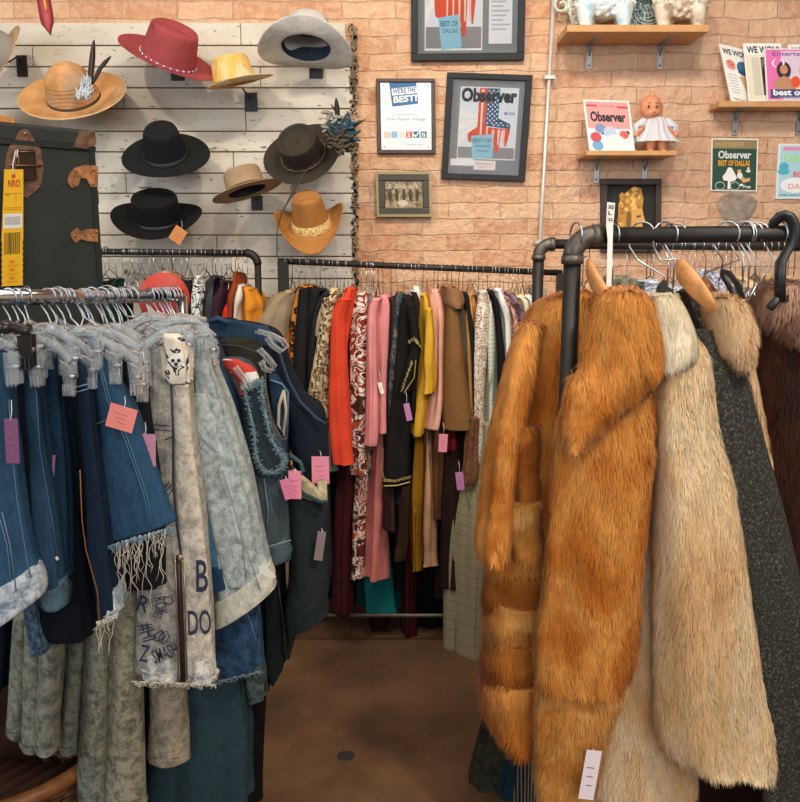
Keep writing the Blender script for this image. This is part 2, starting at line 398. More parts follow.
def pricetag(parent, x, y, w, h, Y, m=None, ang=0.0, name='price_tag', string=12, label=None, lines=True):
    c = P(x, y, Y); s = pxm(Y); M = Matrix.Rotation(-ang, 3, 'Y')
    o = obj(name, G().obx(c, M, w*s, .0012, h*s), m or PINK, parent, smooth=False)
    tag(o, label or 'hanging paper price tag')
    top = c+M @ Vector((0, 0, h*s*.46))
    g = G().tube([top+Vector((0, -.001, 0)), top+Vector((.002, .002, string*s*.5)), top+Vector((-.002, .012, string*s))], .0007, 4)
    obj('string', g, PAPER, o)
    if lines:
        g = G()
        for k in range(3): g.obx(c+M @ Vector((w*s*(-.05+.04*k), -.0009, h*s*(.15-.18*k))), M, w*s*(.5-.08*k), .0004, h*s*.02)
        obj('handwriting', g, plain('94606f', .8), o, smooth=False)
    return o
# ------------------------------------------------------------------ racks
def elbow(g, c, d1, d2, R, r):
    c = Vector(c); pts = [c+d1*R]
    for k in range(1, 8):
        t = k/8*pi/2; pts.append(c+d1*R*(1-sin(t))+d2*R*(1-cos(t)))
    pts.append(c+d2*R); g.tube(pts, r, 12)
X_, Z_ = Vector((1, 0, 0)), Vector((0, 0, 1))
# back rack in the middle
YB = 3.45
rb = Rod(P(283, 261, YB), P(562, 273, YB), .0125)
t = thing('clothes_rack', 'slim black square-cornered clothes rack against the brick wall, full of long coats and dresses', 'clothes rack', (rb.a.x, YB, 0))
obj('rail', G().tube([rb.a-X_*.02, rb.b], .0125, 10), PIPE, t)
for p in (rb.a, rb.b):
    obj('post', G().bx(p.x-.02, p.x+.02, YB-.02, YB+.02, 0, p.z+.0), PIPE, t, smooth=False)
    obj('foot', G().bx(p.x-.02, p.x+.02, YB-.25, YB+.25, .0, .035), PIPE, t, smooth=False)
obj('lower_bar', G().tube([(rb.a.x, YB-.12, .13), (rb.b.x, YB-.12, .13)], .009, 8), plain('5d5348', .4, .6), t)
# back rack on the left
rl = Rod(P(60, 251, YB), P(246, 253, YB), .0125)
t = thing('clothes_rack', 'black pipe clothes rack with rounded elbow below the black hats, beside the green trunk', 'clothes rack', (rl.b.x, YB, 0))
obj('rail', G().tube([rl.a-X_*.1, rl.b-X_*.0], .0125, 10), PIPE, t)
g = G(); elbow(g, rl.b+X_*.045-Z_*.0, -X_, -Z_, .045, .0165); obj('elbow', g, PIPE, t)
obj('post', G().tube([(rl.b.x+.045, YB, rl.b.z-.04), (rl.b.x+.045, YB, 0)], .0135, 10), PIPE, t)
obj('post', G().tube([(rl.a.x-.1, YB, rl.a.z), (rl.a.x-.1, YB, 0)], .0135, 10), PIPE, t)
# right racks
YN = 2.02
rn = Rod(P(592, 235.5, YN), P(960, 232, YN), .019)
t = thing('clothes_rack', 'thick black iron pipe rack in front on the right carrying the fur coats', 'clothes rack', (rn.a.x-.04, YN, 0))
obj('rail', G().tube([rn.a+X_*.01, rn.b], .019, 16), PIPE, t)
g = G(); elbow(g, rn.a-X_*.043, X_, -Z_, .05, .0235)
g.tube([rn.a+X_*.0, rn.a+X_*.022], .0262, 14); q = rn.a-X_*.043-Z_*.045; g.tube([q, q-Z_*.02], .0262, 14)
obj('elbow', g, plain('58534c', .45, .5, var=.25, scale=60), t)
obj('post', G().tube([q+Vector((0, 0, 0)), (q.x-.0, YN, .0)], .0205, 14), PIPE, t)
obj('post', G().tube([(rn.b.x, YN, rn.b.z), (rn.b.x, YN, 0)], .0205, 14), PIPE, t)
YF = 2.9
rf = Rod(P(548, 244, YF), P(900, 247, YF), .016)
t = thing('clothes_rack', 'second black iron pipe rack just behind the fur coat rack', 'clothes rack', (rf.a.x, YF, 0))
obj('rail', G().tube([rf.a, rf.b], .016, 12), PIPE, t)
g = G(); elbow(g, rf.a-X_*.03, X_, -Z_, .042, .0205); g.tube([rf.a+X_*.005, rf.a+X_*.022], .0235, 12); q = rf.a-X_*.03-Z_*.036; g.tube([q, q-Z_*.016], .0235, 12)
obj('elbow', g, plain('58534c', .45, .5, var=.25, scale=60), t)
obj('post', G().tube([q, (q.x, YF, 0)], .0185, 12), PIPE, t)
obj('post', G().tube([(rf.b.x, YF, rf.b.z), (rf.b.x, YF, 0)], .0185, 12), PIPE, t)
# chrome rail, left foreground
cr = Rod(P(-70, 298, 1.38), P(181, 296, 2.02), .0142)
t = thing('clothes_rack', 'chrome-railed clothes rack in the left foreground crowded with denim on clear hangers', 'clothes rack', (cr.b.x, cr.b.y, 0))
obj('rail', G().tube([cr.a, cr.b], .0142, 18), CHROME, t)
obj('post', G().tube([cr.b, (cr.b.x, cr.b.y, 0)], .0142, 12), CHROME, t)
obj('post', G().tube([cr.a, (cr.a.x, cr.a.y, 0)], .0142, 12), CHROME, t)
lr = [Vector((cr.a.lerp(cr.b, .62).x, cr.a.lerp(cr.b, .62).y+.08, .86)), Vector((cr.b.x, cr.b.y, .86))]
obj('lower_rail', G().tube(lr, .012, 12), CHROME, t)

# ------------------------------------------------------------------ garments on the back racks
def short(s): return s
def garment(name, label, cat, m, Y, dep, rows, sleeve=None, hook=None, rod=rb, tagp=None, folds=6, amp=.011, seed=None, yaw=0, smat=None, extra=None, hang_label=None, sY=None, hy=None, hwire=None, arms=True, ex=2.6, sdep=.075):
    seed = seed if seed is not None else int(rows[0][1]*13+rows[-1][0])
    if hook is not None: rows = [(r[0]+(10, 7, 2)[min(i, 2)],)+tuple(r[1:]) for i, r in enumerate(rows)]
    yb = max(r[0] for r in rows)
    base = P((rows[-1][1]+rows[-1][-1])/2, yb, Y+dep/2)
    t = thing(name, label, cat, base)
    b = obj('body', cloft(G(), rows, Y, dep, folds, amp, seed, yaw=yaw, ex=ex), m, t)
    if sleeve:
        obj('sleeve', cloft(G(), sleeve, sY if sY is not None else Y-sdep*.6, sdep, 2, amp*.7, seed+1, n=24, ex=2.1, yaw=yaw), smat or m, t)
    if hook is not None:
        hanger(rod, hook, hy or rows[0][0]-2, hang_label or ('metal-hooked hanger holding the '+label.split(',')[0].split(' on ')[0].split(' with ')[0].split(' hanging')[0].split(' between')[0]), wire=hwire or R0.choice([WIRE, WIRE, DWIRE]), arms=arms, armspan=min(.17, dep*.42))
    if tagp: pricetag(t, *tagp)
    return t
GY = YB-.20   # near face of the garments hanging on the back rod
c_ = cloth
A = []
garment('coat', 'khaki grey wool coat, leftmost on the middle back rack', 'coat', c_('94836a'), GY-.02, .40, [(283,283,293),(292,270,297),(310,258,294),(335,250,290),(420,250,288),(600,252,288)], None, 284)
garment('jacket', 'tan brown leather jacket beside the khaki grey coat', 'jacket', plain('a0643f', .55, var=.1), GY, .38, [(292,285,292),(305,277,292),(330,272,292),(420,272,296),(520,275,296)], None, 291)
garment('coat', 'orange and black leopard coat with dark collar', 'coat', leopard('bd7a38', '8b4d1f'), GY, .40, [(277,298,314),(290,292,312),(330,289,303),(420,286,302),(500,286,302)], None, 299)
garment('jacket', 'plain black jacket right beside the orange leopard coat', 'jacket', c_('1d1e20'), GY, .40, [(281,304,326),(295,299,322),(330,296,312),(400,294,310),(520,294,310)], [(290,299,309),(330,296,306),(400,294,303),(440,294,302)], 309)
garment('jacket', 'second plain black jacket, between black jacket and cream blazer', 'jacket', c_('26272a'), GY-.01, .40, [(284,320,336),(300,311,330),(340,308,322),(440,306,322),(540,306,322)], None, 316)
garment('blazer', 'cream blazer edge squeezed in front of the pale leopard blouse', 'blazer', c_('cdb891'), GY, .38, [(281,328,338),(296,319,333),(325,312,326),(380,311,320),(420,311,320)], None, 325)
garment('blouse', 'pale beige leopard print blouse with long sleeves left of the red coat', 'blouse', leopard('c5b493', 'a58a58', '4b3a2a', 55), GY-.03, .38, [(284,333,342),(300,325,339),(330,318,334),(400,309,331),(424,307,331)], [(300,322,334),(340,317,327),(400,308,320),(426,306,318)], 333)
garment('jacket', 'sage green jacket edge just left of the red coat', 'jacket', c_('7d8f83'), GY, .38, [(286,339,349),(300,334,345),(340,330,340),(430,327,336),(470,327,336)], None, 340)
garment('coat', 'bright red coat with one long straight sleeve', 'coat', c_('d4462e', .06), GY-.03, .38, [(280,345,355),(290,341,356),(315,333,354),(360,331,346),(440,331,350),(462,332,351)], [(300,338,352),(325,331,344),(380,331,345),(440,332,349),(466,333,351)], 348)
garment('dress', 'very dark maroon long dress behind the red coat', 'dress', c_('3c1316'), GY+.04, .36, [(284,350,362),(310,345,362),(400,342,358),(500,334,356),(560,332,352),(615,332,352)], None, 356)
garment('tunic', 'brown, rust and white floral long tunic between red coat and pink top', 'tunic', floral(['3f170c', '6a2413', 'd9d0c3', '8a3013', 'e8ded2', '4b1a10', 'b5522a'], 15, 1.2), GY-.01, .38, [(284,354,370),(305,351,370),(360,349,369),(440,348,368),(474,350,369)], None, 361)
garment('trousers', 'brown and white floral print trousers below the floral tunic', 'trousers', floral(['3f170c', '6a2413', 'd9d0c3', '8a3013', 'e8ded2', 'b5522a'], 17, 1.2), GY+.08, .25, [(440,350,367),(500,350,366),(580,347,363)], None)
garment('top', 'salmon pink knit top with long hanging sleeve', 'top', c_('d98a8c', .06), GY-.02, .36, [(288,379,390),(298,375,392),(330,372,390),(380,372,389),(432,372,388)], [(300,371,382),(320,368,378),(380,368,378),(430,367,377),(447,367,376)], 383, tagp=(381,388,4,12,3.2,PAPER,.25))
garment('trousers', 'salmon pink wide trousers below the pink knit top', 'trousers', c_('c97672', .08), GY+.05, .28, [(420,372,390),(470,371,389),(540,367,388),(581,365,387)], None)
garment('skirt', 'long teal skirt hanging low below the pink trousers', 'skirt', c_('0f5f61', .12), GY+.12, .30, [(470,362,378),(520,361,385),(580,360,397),(616,359,402)], None, folds=6, amp=.014)
garment('jacket', 'dark brown jacket tucked behind the pink top', 'jacket', c_('3b2624'), GY, .38, [(290,387,396),(310,386,397),(400,385,396),(470,385,395),(530,385,395)], None, 391)
garment('dress', 'dark navy floral dress between the pink top and the black embroidered dress', 'dress', floral(['1b2430', '22303c', '55606a', '1b2430', '7c6a55'], 25), GY-.01, .38, [(285,396,405),(305,393,406),(350,391,402),(430,390,400)], None, 397)
t = garment('dress', 'black dress with gold embroidered hem and cuff', 'dress', c_('1a1817'), GY-.04, .38, [(288,402,412),(305,399,416),(350,395,415),(400,389,412),(440,385,411),(485,382,411)], [(305,406,416),(335,410,420),(352,411,421),(375,404,417),(392,401,412)], 404, tagp=(408,412,6,18,3.14,LILAC,.2))
gold = plain('a8975a', .5, .3)
g = G(); rr = random.Random(5)
def stitchline(g, pts, Y, n, s=.004):
    for i in range(n):
        u = i/(n-1)*(len(pts)-1); k = min(int(u), len(pts)-2); f = u-k
        p = P(pts[k][0]*(1-f)+pts[k+1][0]*f, pts[k][1]*(1-f)+pts[k+1][1]*f, Y)
        g.obx(p, Matrix.Rotation(rr.uniform(-.8, .8), 3, 'Y'), s*1.0, .004, s*2.8)
stitchline(g, [(384,480),(395,481),(410,477)], GY-.048, 16); stitchline(g, [(383,450),(382,470),(385,481)], GY-.048, 12, .003)
g.tube([P(384,486,GY-.046), P(397,485.5,GY-.048), P(410,482,GY-.046)], .0025, 5)
obj('embroidery', g, gold, t, smooth=False)
g = G(); stitchline(g, [(409,342),(414,338),(420,346)], GY-.10, 16); stitchline(g, [(412,362),(406,378),(402,390)], GY-.10, 18); g.tube([P(416,360,GY-.1), P(414,378,GY-.1), P(404,393,GY-.1)], .002, 5)
obj('embroidery', g, gold, t, smooth=False)
garment('skirt', 'short black skirt under the gold hemmed dress', 'skirt', c_('1f2427'), GY+.03, .30, [(460,385,408),(490,385,408),(504,386,404)], None)
garment('jacket', 'black and wine jacket just left of the yellow blouse', 'jacket', c_('241a1e'), GY, .38, [(283,410,419),(300,409,424),(340,410,423),(420,410,420)], None, 412)
garment('shirt', 'white collared shirt peeking over the black jacket', 'shirt', c_('dedad2', .04), GY+.01, .3, [(279,412,420),(290,411,422),(305,413,422)], None, 415)
t = garment('blouse', 'mustard yellow blouse with a loose half sleeve', 'blouse', c_('d0a032', .07), GY-.03, .38, [(286,421,427),(300,419,432),(340,418,434),(390,414,430),(435,411,425)], [(310,425,433),(340,425,435),(370,425,436),(394,424,434)], 423)
garment('trousers', 'long mustard brown trousers below the yellow blouse', 'trousers', c_('8f6418'), GY+.05, .26, [(420,413,424),(480,412,423),(572,412,420)], None)
garment('blouse', 'pale blush pink blouse with pointed collar beside brown cape', 'blouse', c_('dda691', .05), GY-.02, .38, [(282,430,440),(293,428,445),(320,430,446),(370,430,445),(410,427,443),(428,424,441)], None, 434)
garment('trousers', 'long blush beige trousers below the blush blouse', 'trousers', c_('b98d6d'), GY+.04, .24, [(415,424,430),(470,424,434),(540,423,437),(567,422,436)], None)
garment('skirt', 'brown skirt under the blush blouse', 'skirt', c_('5b3a24'), GY+.03, .3, [(405,426,446),(440,430,446),(520,432,444)], None, tagp=(443,443,9,19,3.2,PINK,-.05))
t = garment('cape', 'wide brown wool cape flaring out to its straight hem', 'cape', c_('7d5935', .05), GY-.05, .36, [(288,444,456),(298,444,460),(320,443,463),(360,442,468),(400,441,475),(429,440,481)], None, 447, folds=2, amp=.005)
cloft_c = cloft(G(), [(287,442,455),(293,441,462),(303,443,464),(309,449,463)], GY-.07, .2, 2, .004, 3)
obj('collar', cloft_c, c_('8a6546', .05), t)
garment('jacket', 'olive grey jacket behind the shoulder of the brown cape', 'jacket', c_('4b463a'), GY, .36, [(288,454,463),(310,455,468),(360,460,472),(430,462,474)], None, 456)
garment('shirt', 'red shirt edge showing behind the brown cape collar', 'shirt', c_('a83229'), GY+.01, .3, [(286,450,458),(305,452,462),(330,455,464),(400,458,466)], None, 452)
garment('jacket', 'narrow black jacket between the brown cape and tan blouse', 'jacket', c_('1b1a1a'), GY-.01, .36, [(285,461,469),(300,461,472),(350,466,476),(430,470,479),(480,470,479)], None, 463)
garment('blouse', 'tan satin blouse behind the paisley shirt', 'blouse', c_('b98850'), GY, .36, [(285,466,476),(295,465,477),(320,467,477),(420,470,480)], None, 468)
garment('shirt', 'brown and white paisley shirt in front of the checked shirt', 'shirt', floral(['d8cdbd', 'a98470', 'e4ddd2', '8c6a58', 'd2c6b5'], 30), GY-.03, .34, [(283,478,489),(295,475,491),(330,475,489),(400,473,484),(470,472,483)], None, 479)
garment('shirt', 'pale green checked shirt with long tapering sleeve', 'shirt', plaid('d9dccb', '9aa38c', 60, 60), GY-.01, .36, [(293,486,493),(310,485,496),(360,484,500),(420,482,502),(470,481,499)], None, 483)
garment('t_shirt', 'black shirt between the checked shirt and the white shirt', 'shirt', c_('17181a'), GY, .36, [(283,487,494),(295,488,502),(330,491,506),(400,497,507),(460,498,508)], None, 488, hwire=BLK)
garment('shirt', 'white shirt with curved shoulder right of the black shirt', 'shirt', c_('dfdcd8', .04), GY, .36, [(281,494,503),(293,494,507),(320,499,513),(380,502,512),(440,503,512)], None, 496)
garment('blouse', 'dusty pink floral blouse near the orange fur coat', 'blouse', floral(['b98978', '8c5a4e', 'd1a898', 'a06a5c'], 30), GY, .36, [(287,502,512),(300,504,516),(340,508,520),(440,509,520)], None, 504)
garment('dress', 'purple and brown floral dress near the orange fur coat', 'dress', floral(['6b4a3a', '9c7ba0', '4b3020', 'a98060'], 34), GY-.01, .34, [(284,505,514),(296,508,521),(320,514,524),(440,514,524)], None, 509)
garment('blouse', 'cream blouse, last but one before the rack post behind the orange fur', 'blouse', c_('dccdb0'), GY-.01, .34, [(288,517,525),(300,519,531),(340,521,532),(440,521,532)], None, 519)
garment('blouse', 'white blouse at the right end of the middle back rack', 'blouse', c_('e2dfd8', .04), GY, .34, [(288,525,533),(300,528,540),(340,530,543),(440,530,543)], None, 527)
garment('dress', 'grey dress at the far right end of the middle back rack', 'dress', c_('8b8883'), GY+.01, .34, [(285,534,542),(300,536,550),(440,538,552)], None, 536)
# the lower, darker layer
garment('dress', 'long sage green checked dress reaching nearly to the floor', 'dress', plaid('8d8468', '6d6a4c', 24, 24, .07), GY-.03, .34, [(425,478,500),(460,466,505),(500,455,505),(560,450,505),(640,446,505),(682,444,505)], None, folds=5, amp=.016)
garment('skirt', 'dark brown velvet skirt below the brown cape', 'skirt', c_('251711'), GY+.02, .34, [(415,444,474),(450,442,478),(520,440,470),(590,438,462)], None, folds=5, amp=.012)
garment('top', 'dark red top hem showing below the brown cape', 'top', c_('5e1413'), GY-.01, .3, [(410,446,460),(430,446,458),(452,447,456)], None)
garment('stole', 'brown fur stole end hanging by the checked dress', 'stole', plain('6a4427', .95, var=.3, scale=80), GY-.06, .1, [(420,470,479),(455,466,478),(485,464,474)], None)
garment('dress', 'dark brown fringed dress with a lilac tag below the cape', 'dress', c_('1a1210'), GY+.06, .3, [(420,430,450),(500,430,462),(600,434,460)], None, tagp=(460,481,8,19,3.15,LILAC,.12))
garment('dress', 'long black dress behind the pink trousers and mustard trousers', 'dress', c_('14100f'), GY+.16, .2, [(420,384,414),(500,388,415),(560,388,414),(590,388,414)], None)
garment('dress', 'dark wine red long dress hanging lowest on the middle rack', 'dress', c_('3b1012'), GY+.14, .2, [(420,402,414),(560,404,416),(646,402,416)], None)
garment('skirt', 'dark wine velvet skirt hem below the teal skirt', 'skirt', c_('2b0b0c'), GY+.20, .14, [(480,366,390),(600,370,386),(655,370,384)], None)
garment('trousers', 'dark brown trousers with gold stitched cuffs', 'trousers', c_('3c2a20'), GY+.04, .22, [(480,396,410),(520,397,410),(562,397,402)], None)
garment('coat', 'added black coat shape standing in for shade behind the dark maroon dress', 'coat', c_('110e0e'), GY+.22, .14, [(300,330,372),(500,322,362),(600,322,360)], None)  # added filler: its black stands in for the shaded wall behind the rack
garment('coat', 'long black coat at the back behind the checked dress', 'coat', c_('110e0e'), GY+.24, .14, [(300,405,470),(500,408,450),(628,410,448)], None)  # another added black filler, in place of shaded brick
garment('coat', 'added black coat shape standing in for shade at the back left of the middle rack', 'coat', c_('121010'), GY+.24, .14, [(300,282,330),(500,285,328),(610,286,326)], None)  # added black filler where only the shaded wall shows
# extra bare hooks seen between the garments: empty wire hangers
for k, px in enumerate([292,305,320,330,337,344,352,366,373,378,420,427,438,443,459,471,475,491,500,513,517,523,530,533,540]):
    hanger(rb, px, 283+R0.uniform(-3, 5), 'thin silver wire hanger squeezed among the clothes of the middle back rack', group='wire hangers on the middle back rack', armspan=.15, wire=R0.choice([WIRE, WIRE, DWIRE]))
for k, px in enumerate([366.5, 369, 371.5, 374]):
    hanger(rb, px, 284+k*2, 'clear plastic hanger between the floral tunic and the pink top', name='plastic_hanger', group='clear hangers beside the pink top', armspan=.17, armmat=CLEAR, armr=.006, cat='hanger')
# left back rack
GL = YB-.20
for nm, lb, ct, m, rows, hk in [
 ('sweater', 'dark green sweater just right of the green trunk', 'sweater', c_('18342c'), [(271,112,119),(280,106,121),(300,104,121),(400,104,120)], 115),
 ('jacket', 'black jacket edge touching the green trunk', 'jacket', c_('1a1a1c'), [(274,98,104),(290,97,106),(400,96,106)], 101),
 ('coat', 'grey wool coat on the left back rack', 'coat', c_('6b6660'), [(271,147,156),(280,142,162),(300,140,162),(400,140,160)], 149),
 ('blouse', 'peach satin blouse above the red disc', 'blouse', c_('d9a183'), [(264,160,168),(275,160,174),(290,156,174),(400,156,172)], 162),
 ('sweater', 'navy sweater behind the red disc', 'sweater', c_('1f2532'), [(273,177,186),(283,174,190),(310,176,190),(400,176,190)], 181),
 ('sweater', 'white knit sweater with black zigzag pattern', 'sweater', floral(['dcdcd8', 'dcdcd8', '2c2e33', 'e2e0da', 'dcdcd8'], 22), [(268,194,201),(280,190,204),(310,191,202),(400,191,202)], 197),
 ('jacket', 'black leather jacket on the left back rack', 'jacket', plain('1a1c20', .45), [(268,209,217),(280,203,217),(310,200,214),(400,200,214)], 212),
 ('coat', 'dark plum purple coat on the left back rack', 'coat', c_('3c2430'), [(273,218,225),(285,212,226),(310,206,225),(400,205,224)], 221),
 ('jacket', 'rust brown jacket with pointed top near the rack elbow', 'jacket', c_('8c3f25'), [(264,233,237),(280,230,239),(310,226,238),(400,226,236)], 235),
 ('vest', 'bright red vest edge beside the white blouse', 'vest', c_('c93324'), [(303,225,231),(320,223,230),(400,222,229)], None),
 ('blouse', 'white blouse beside the orange jacket', 'blouse', c_('e0d6c8', .05), [(277,235,243),(290,231,245),(320,229,241),(400,228,240)], 242),
 ('jacket', 'orange suede jacket at the elbow of the left back rack', 'jacket', c_('d38a2c', .08), [(280,240,252),(300,238,262),(325,237,262),(420,237,262)], 247)]:
    garment(nm, lb, ct, m, GL+(.02 if 'jacket edge' in lb else 0), .38, rows, None, hk, rl)
for k, px in enumerate([104,108,122,126,131,134,138,141,153,168,173,187,190,203,206,215,226,229,231,238]):
    hanger(rl, px, 268+R0.uniform(-3, 6), 'thin silver wire hanger on the back rack under the black hats', group='wire hangers on the left back rack', armspan=.15)
for k, px in enumerate([124,128,132,136]):
    hanger(rl, px, 270+k, 'clear plastic hanger beside the dark green sweater', name='plastic_hanger', group='clear hangers on the left back rack', armspan=.17, armmat=CLEAR, armr=.006)

# ------------------------------------------------------------------ the rack behind the furs: tops of clothes and many hooks
GF = YF-.2
for nm, lb, ct, m, rows, hk in [
 ('dress', 'grey-green dress top behind the orange fur coat collar', 'dress', c_('8b8a78'), [(273,618,634),(283,614,640),(400,614,640)], 628),
 ('blouse', 'blue and white patterned blouse seen below the black rails', 'blouse', floral(['8b93a5', 'c9cbd3', '6c7690', 'dcdce0'], 40), [(273,645,664),(281,641,672),(300,641,690),(420,641,690)], 655),
 ('blouse', 'cream blouse top seen behind the wooden hanger', 'blouse', c_('cdb48c'), [(270,738,752),(280,732,766),(300,730,768),(420,730,768)], 744),
 ('blouse', 'blue floral blouse collar behind the black padded hanger', 'blouse', floral(['6c7690', 'd3d3da', '8b93a5', '9a7d92'], 40), [(268,712,724),(280,708,730),(420,706,730)], 719),
 ('coat', 'beige coat top behind the brown fur at the right', 'coat', c_('b99b78'), [(272,778,792),(285,770,812),(420,770,812)], 784)]:
    garment(nm, lb, ct, m, GF, .38, rows, None, hk, rf)
for k, px in enumerate([578,584,590,648,652,672,679,684,691,696,701,707,713,727,732,737,750,757,762,768,776,790,796]):
    hanger(rf, px, 276+R0.uniform(-6, 8), 'silver wire hanger on the second black rail behind the furs', group='wire hangers on the second black rail', armspan=.15, wire=R0.choice([WIRE, WIRE, DWIRE]))
# ------------------------------------------------------------------ text
_tc = {}
def textgeo(s, bold=0.0):
    k = (s, bold)
    if k not in _tc:
        c = bpy.data.curves.new('text', 'FONT'); c.body = s; c.size = 1; c.offset = bold; c.resolution_u = 3; c.fill_mode = 'FRONT'
        o = bpy.data.objects.new('text', c); C.objects.link(o)
        dg = bpy.context.evaluated_depsgraph_get(); dg.update(); me = bpy.data.meshes.new_from_object(o.evaluated_get(dg))
        vs = [v.co.copy() for v in me.vertices]; fs = [tuple(p.vertices) for p in me.polygons]
        bpy.data.objects.remove(o); bpy.data.meshes.remove(me); bpy.data.curves.remove(c)
        x0 = min(v.x for v in vs); x1 = max(v.x for v in vs); y0 = min(v.y for v in vs); y1 = max(v.y for v in vs)
        _tc[k] = ([((v.x-x0)/(x1-x0), (v.y-y0)/(y1-y0)) for v in vs], fs)
    return _tc[k]
class Panel:
    """a real flat sheet; u to the right, v down, both 0..1; layers step 0.4 mm towards the room"""
    def __init__(s, tl, tr, bl, Y, lean=0, yaw=0):
        s.o = P(tl[0], tl[1], Y); s.u = P(tr[0], tr[1], Y)-s.o; s.v = P(bl[0], bl[1], Y)-s.o
        s.u = Vector((s.u.length*math.copysign(1, s.u.x)*cos(yaw), s.u.length*sin(yaw), s.u.z))
        if lean: s.v = s.v+Vector((0, -lean, 0))
        s.n = s.v.cross(s.u).normalized()
        if s.n.y > 0: s.n = -s.n
        s.g = G(); s.mats = []; s.k = 0
    def pt(s, u, v, h=0): return s.o+s.u*u+s.v*v+s.n*h
    def mat(s, m):
        if m not in s.mats: s.mats.append(m)
        s.g.m = s.mats.index(m)
    def slab(s, m, u0=0, v0=0, u1=1, v1=1, h0=0, h1=.002):
        s.mat(m); q = [(u0, v0), (u1, v0), (u1, v1), (u0, v1)]
        s.g.loft([[s.pt(a, b, h0) for a, b in q], [s.pt(a, b, h1) for a, b in q]]); return s
    def poly(s, m, pts, h):
        s.mat(m); s.g.add([s.pt(a, b, h) for a, b in pts], [tuple(range(len(pts)))]); return s
    def ell(s, m, cu, cv, ru, rv, h, n=18, a0=0):
        return s.poly(m, [(cu+ru*cos(a0+2*pi*k/n), cv+rv*sin(a0+2*pi*k/n)) for k in range(n)], h)
    def text(s, m, t, u0, v0, u1, v1, h, bold=.02, skew=0):
        s.mat(m); vs, fs = textgeo(t, bold)
        s.g.add([s.pt(u0+(u1-u0)*x, v1+(v0-v1)*y+skew*x, h) for x, y in vs], fs); return s
    def border(s, m, w, wv, h0, h1):
        for a in ((0, 0, 1, wv), (0, 1-wv, 1, 1), (0, wv, w, 1-wv), (1-w, wv, 1, 1-wv)): s.slab(m, *a, h0, h1)
        return s
    def build(s, name, parent=None): return obj(name, s.g, s.mats, parent, smooth=False)
def C_(c): return plain(c, .75)
def base_of(p): return tuple(p.pt(.5, 1))
def flagart(p, u0, v0, u1, v1, h):
    def U(a): return u0+(u1-u0)*a
    def V(b): return v0+(v1-v0)*b
    def pl(c, pts, k): p.poly(C_(c), [(U(a), V(b)) for a, b in pts], h+k*.0003)
    pl('dfe6ec', [(0, 0), (1, 0), (1, 1), (0, 1)], 0)
    for k in range(3): pl('f2eee6', [(.0, .3+.2*k), (.42, .42), (.0, .42+.2*k)], 1)
    pl('8c8a8e', [(0, .84), (1, .84), (1, 1), (0, 1)], 1)
    pl('d8502e', [(.15, .65), (.32, .55), (.32, 0), (.5, 0), (.5, .55), (.9, .57), (.9, .6), (.85, .82), (.82, .82), (.8, .6), (.75, .6), (.72, .9), (.66, .92), (.62, .8), (.55, .8), (.3, .8), (.17, .76)], 2)
    for a in (.36, .47, .58, .68, .77): pl('ead0bd', [(a, .02 if a < .5 else .58), (a+.045, .02 if a < .5 else .58), (a+.035, .8), (a+.01, .8)], 3)
    pl('24567e', [(.46, 0), (.68, 0), (.68, .42), (.9, .5), (.9, .57), (.46, .53)], 4)
    for i in range(8):
        for j in range(12):
            x = .49+j*.04; y = .035+i*.065+(j % 2)*.03
            if (x < .665 and y < .51) or (y > .46 and y < .54 and x < .87 and y < .45+(x-.66)*.4+.12 and y > .42+(x-.66)*.35+.02):
                p.ell(C_('e8ecef'), U(x), V(y), .011*(u1-u0)*1.3, .014*(v1-v0), h+.0015, 6)
# framed cover, tilted
GREYMAT = plain('84878a', .8); FR = plain('23272a', .75, var=.1)
def framed(label, tl, tr, bl, build, ww=.075, hh=.055, fm=None, mat_=None, depth=.024, name='picture_frame', cat='framed picture', glass=True):
    p = Panel(tl, tr, bl, WY-.006); t = thing(name, label, cat, base_of(p))
    q = Panel(tl, tr, bl, WY-.006); q.border(fm or FR, ww, hh, 0, depth); o = q.build('frame', t); bevel(o, .003)
    p.slab(mat_ or GREYMAT, .03, .03, .97, .97, .001, .006); p.build('mat_board', t)
    r = Panel(tl, tr, bl, WY-.006); build(r); r.build('picture', t)
    if glass:
        s = Panel(tl, tr, bl, WY-.006); s.slab(GLASS, ww*.8, hh*.8, 1-ww*.8, 1-hh*.8, .014, .016); s.build('glass', t)
    return t
INK = C_('20272e')
def b1(r):
    r.slab(C_('eceae4'), .17, .12, .86, .80, .006, .0075); flagart(r, .18, .13, .85, .79, .0078)
    r.text(INK, 'Observer', .185, .13, .84, .265, .0100, .05)
    r.poly(C_('8fc3d6'), [(.33, .58), (.58, .56), (.60, .78), (.35, .80)], .0104)
    r.text(C_('2e6076'), 'BEST OF', .35, .60, .57, .64, .0108, .02); r.text(C_('2e6076'), 'DALLAS', .38, .655, .56, .685, .0108, .01); r.text(C_('2e6076'), 'VINTAGE', .40, .71, .55, .73, .0108)
    r.ell(C_('7f8fc8'), .72, .36, .02, .016, .0104); r.slab(C_('b9b5c8'), .75, .345, .83, .375, .0100, .0104)
    r.slab(C_('f0eff0'), .10, .80, .38, .865, .006, .0066); r.slab(C_('efe2e0'), .38, .81, .64, .90, .006, .0076); r.text(C_('a88f98'), 'Dallas Observer', .41, .83, .61, .85, .008); r.text(C_('a88f98'), 'Best Vintage', .44, .865, .58, .88, .008)
framed('tilted dark grey frame holding a magazine cover with a flag-striped figure, lower of the two', (447, 73), (532, 76), (441, 179), b1)
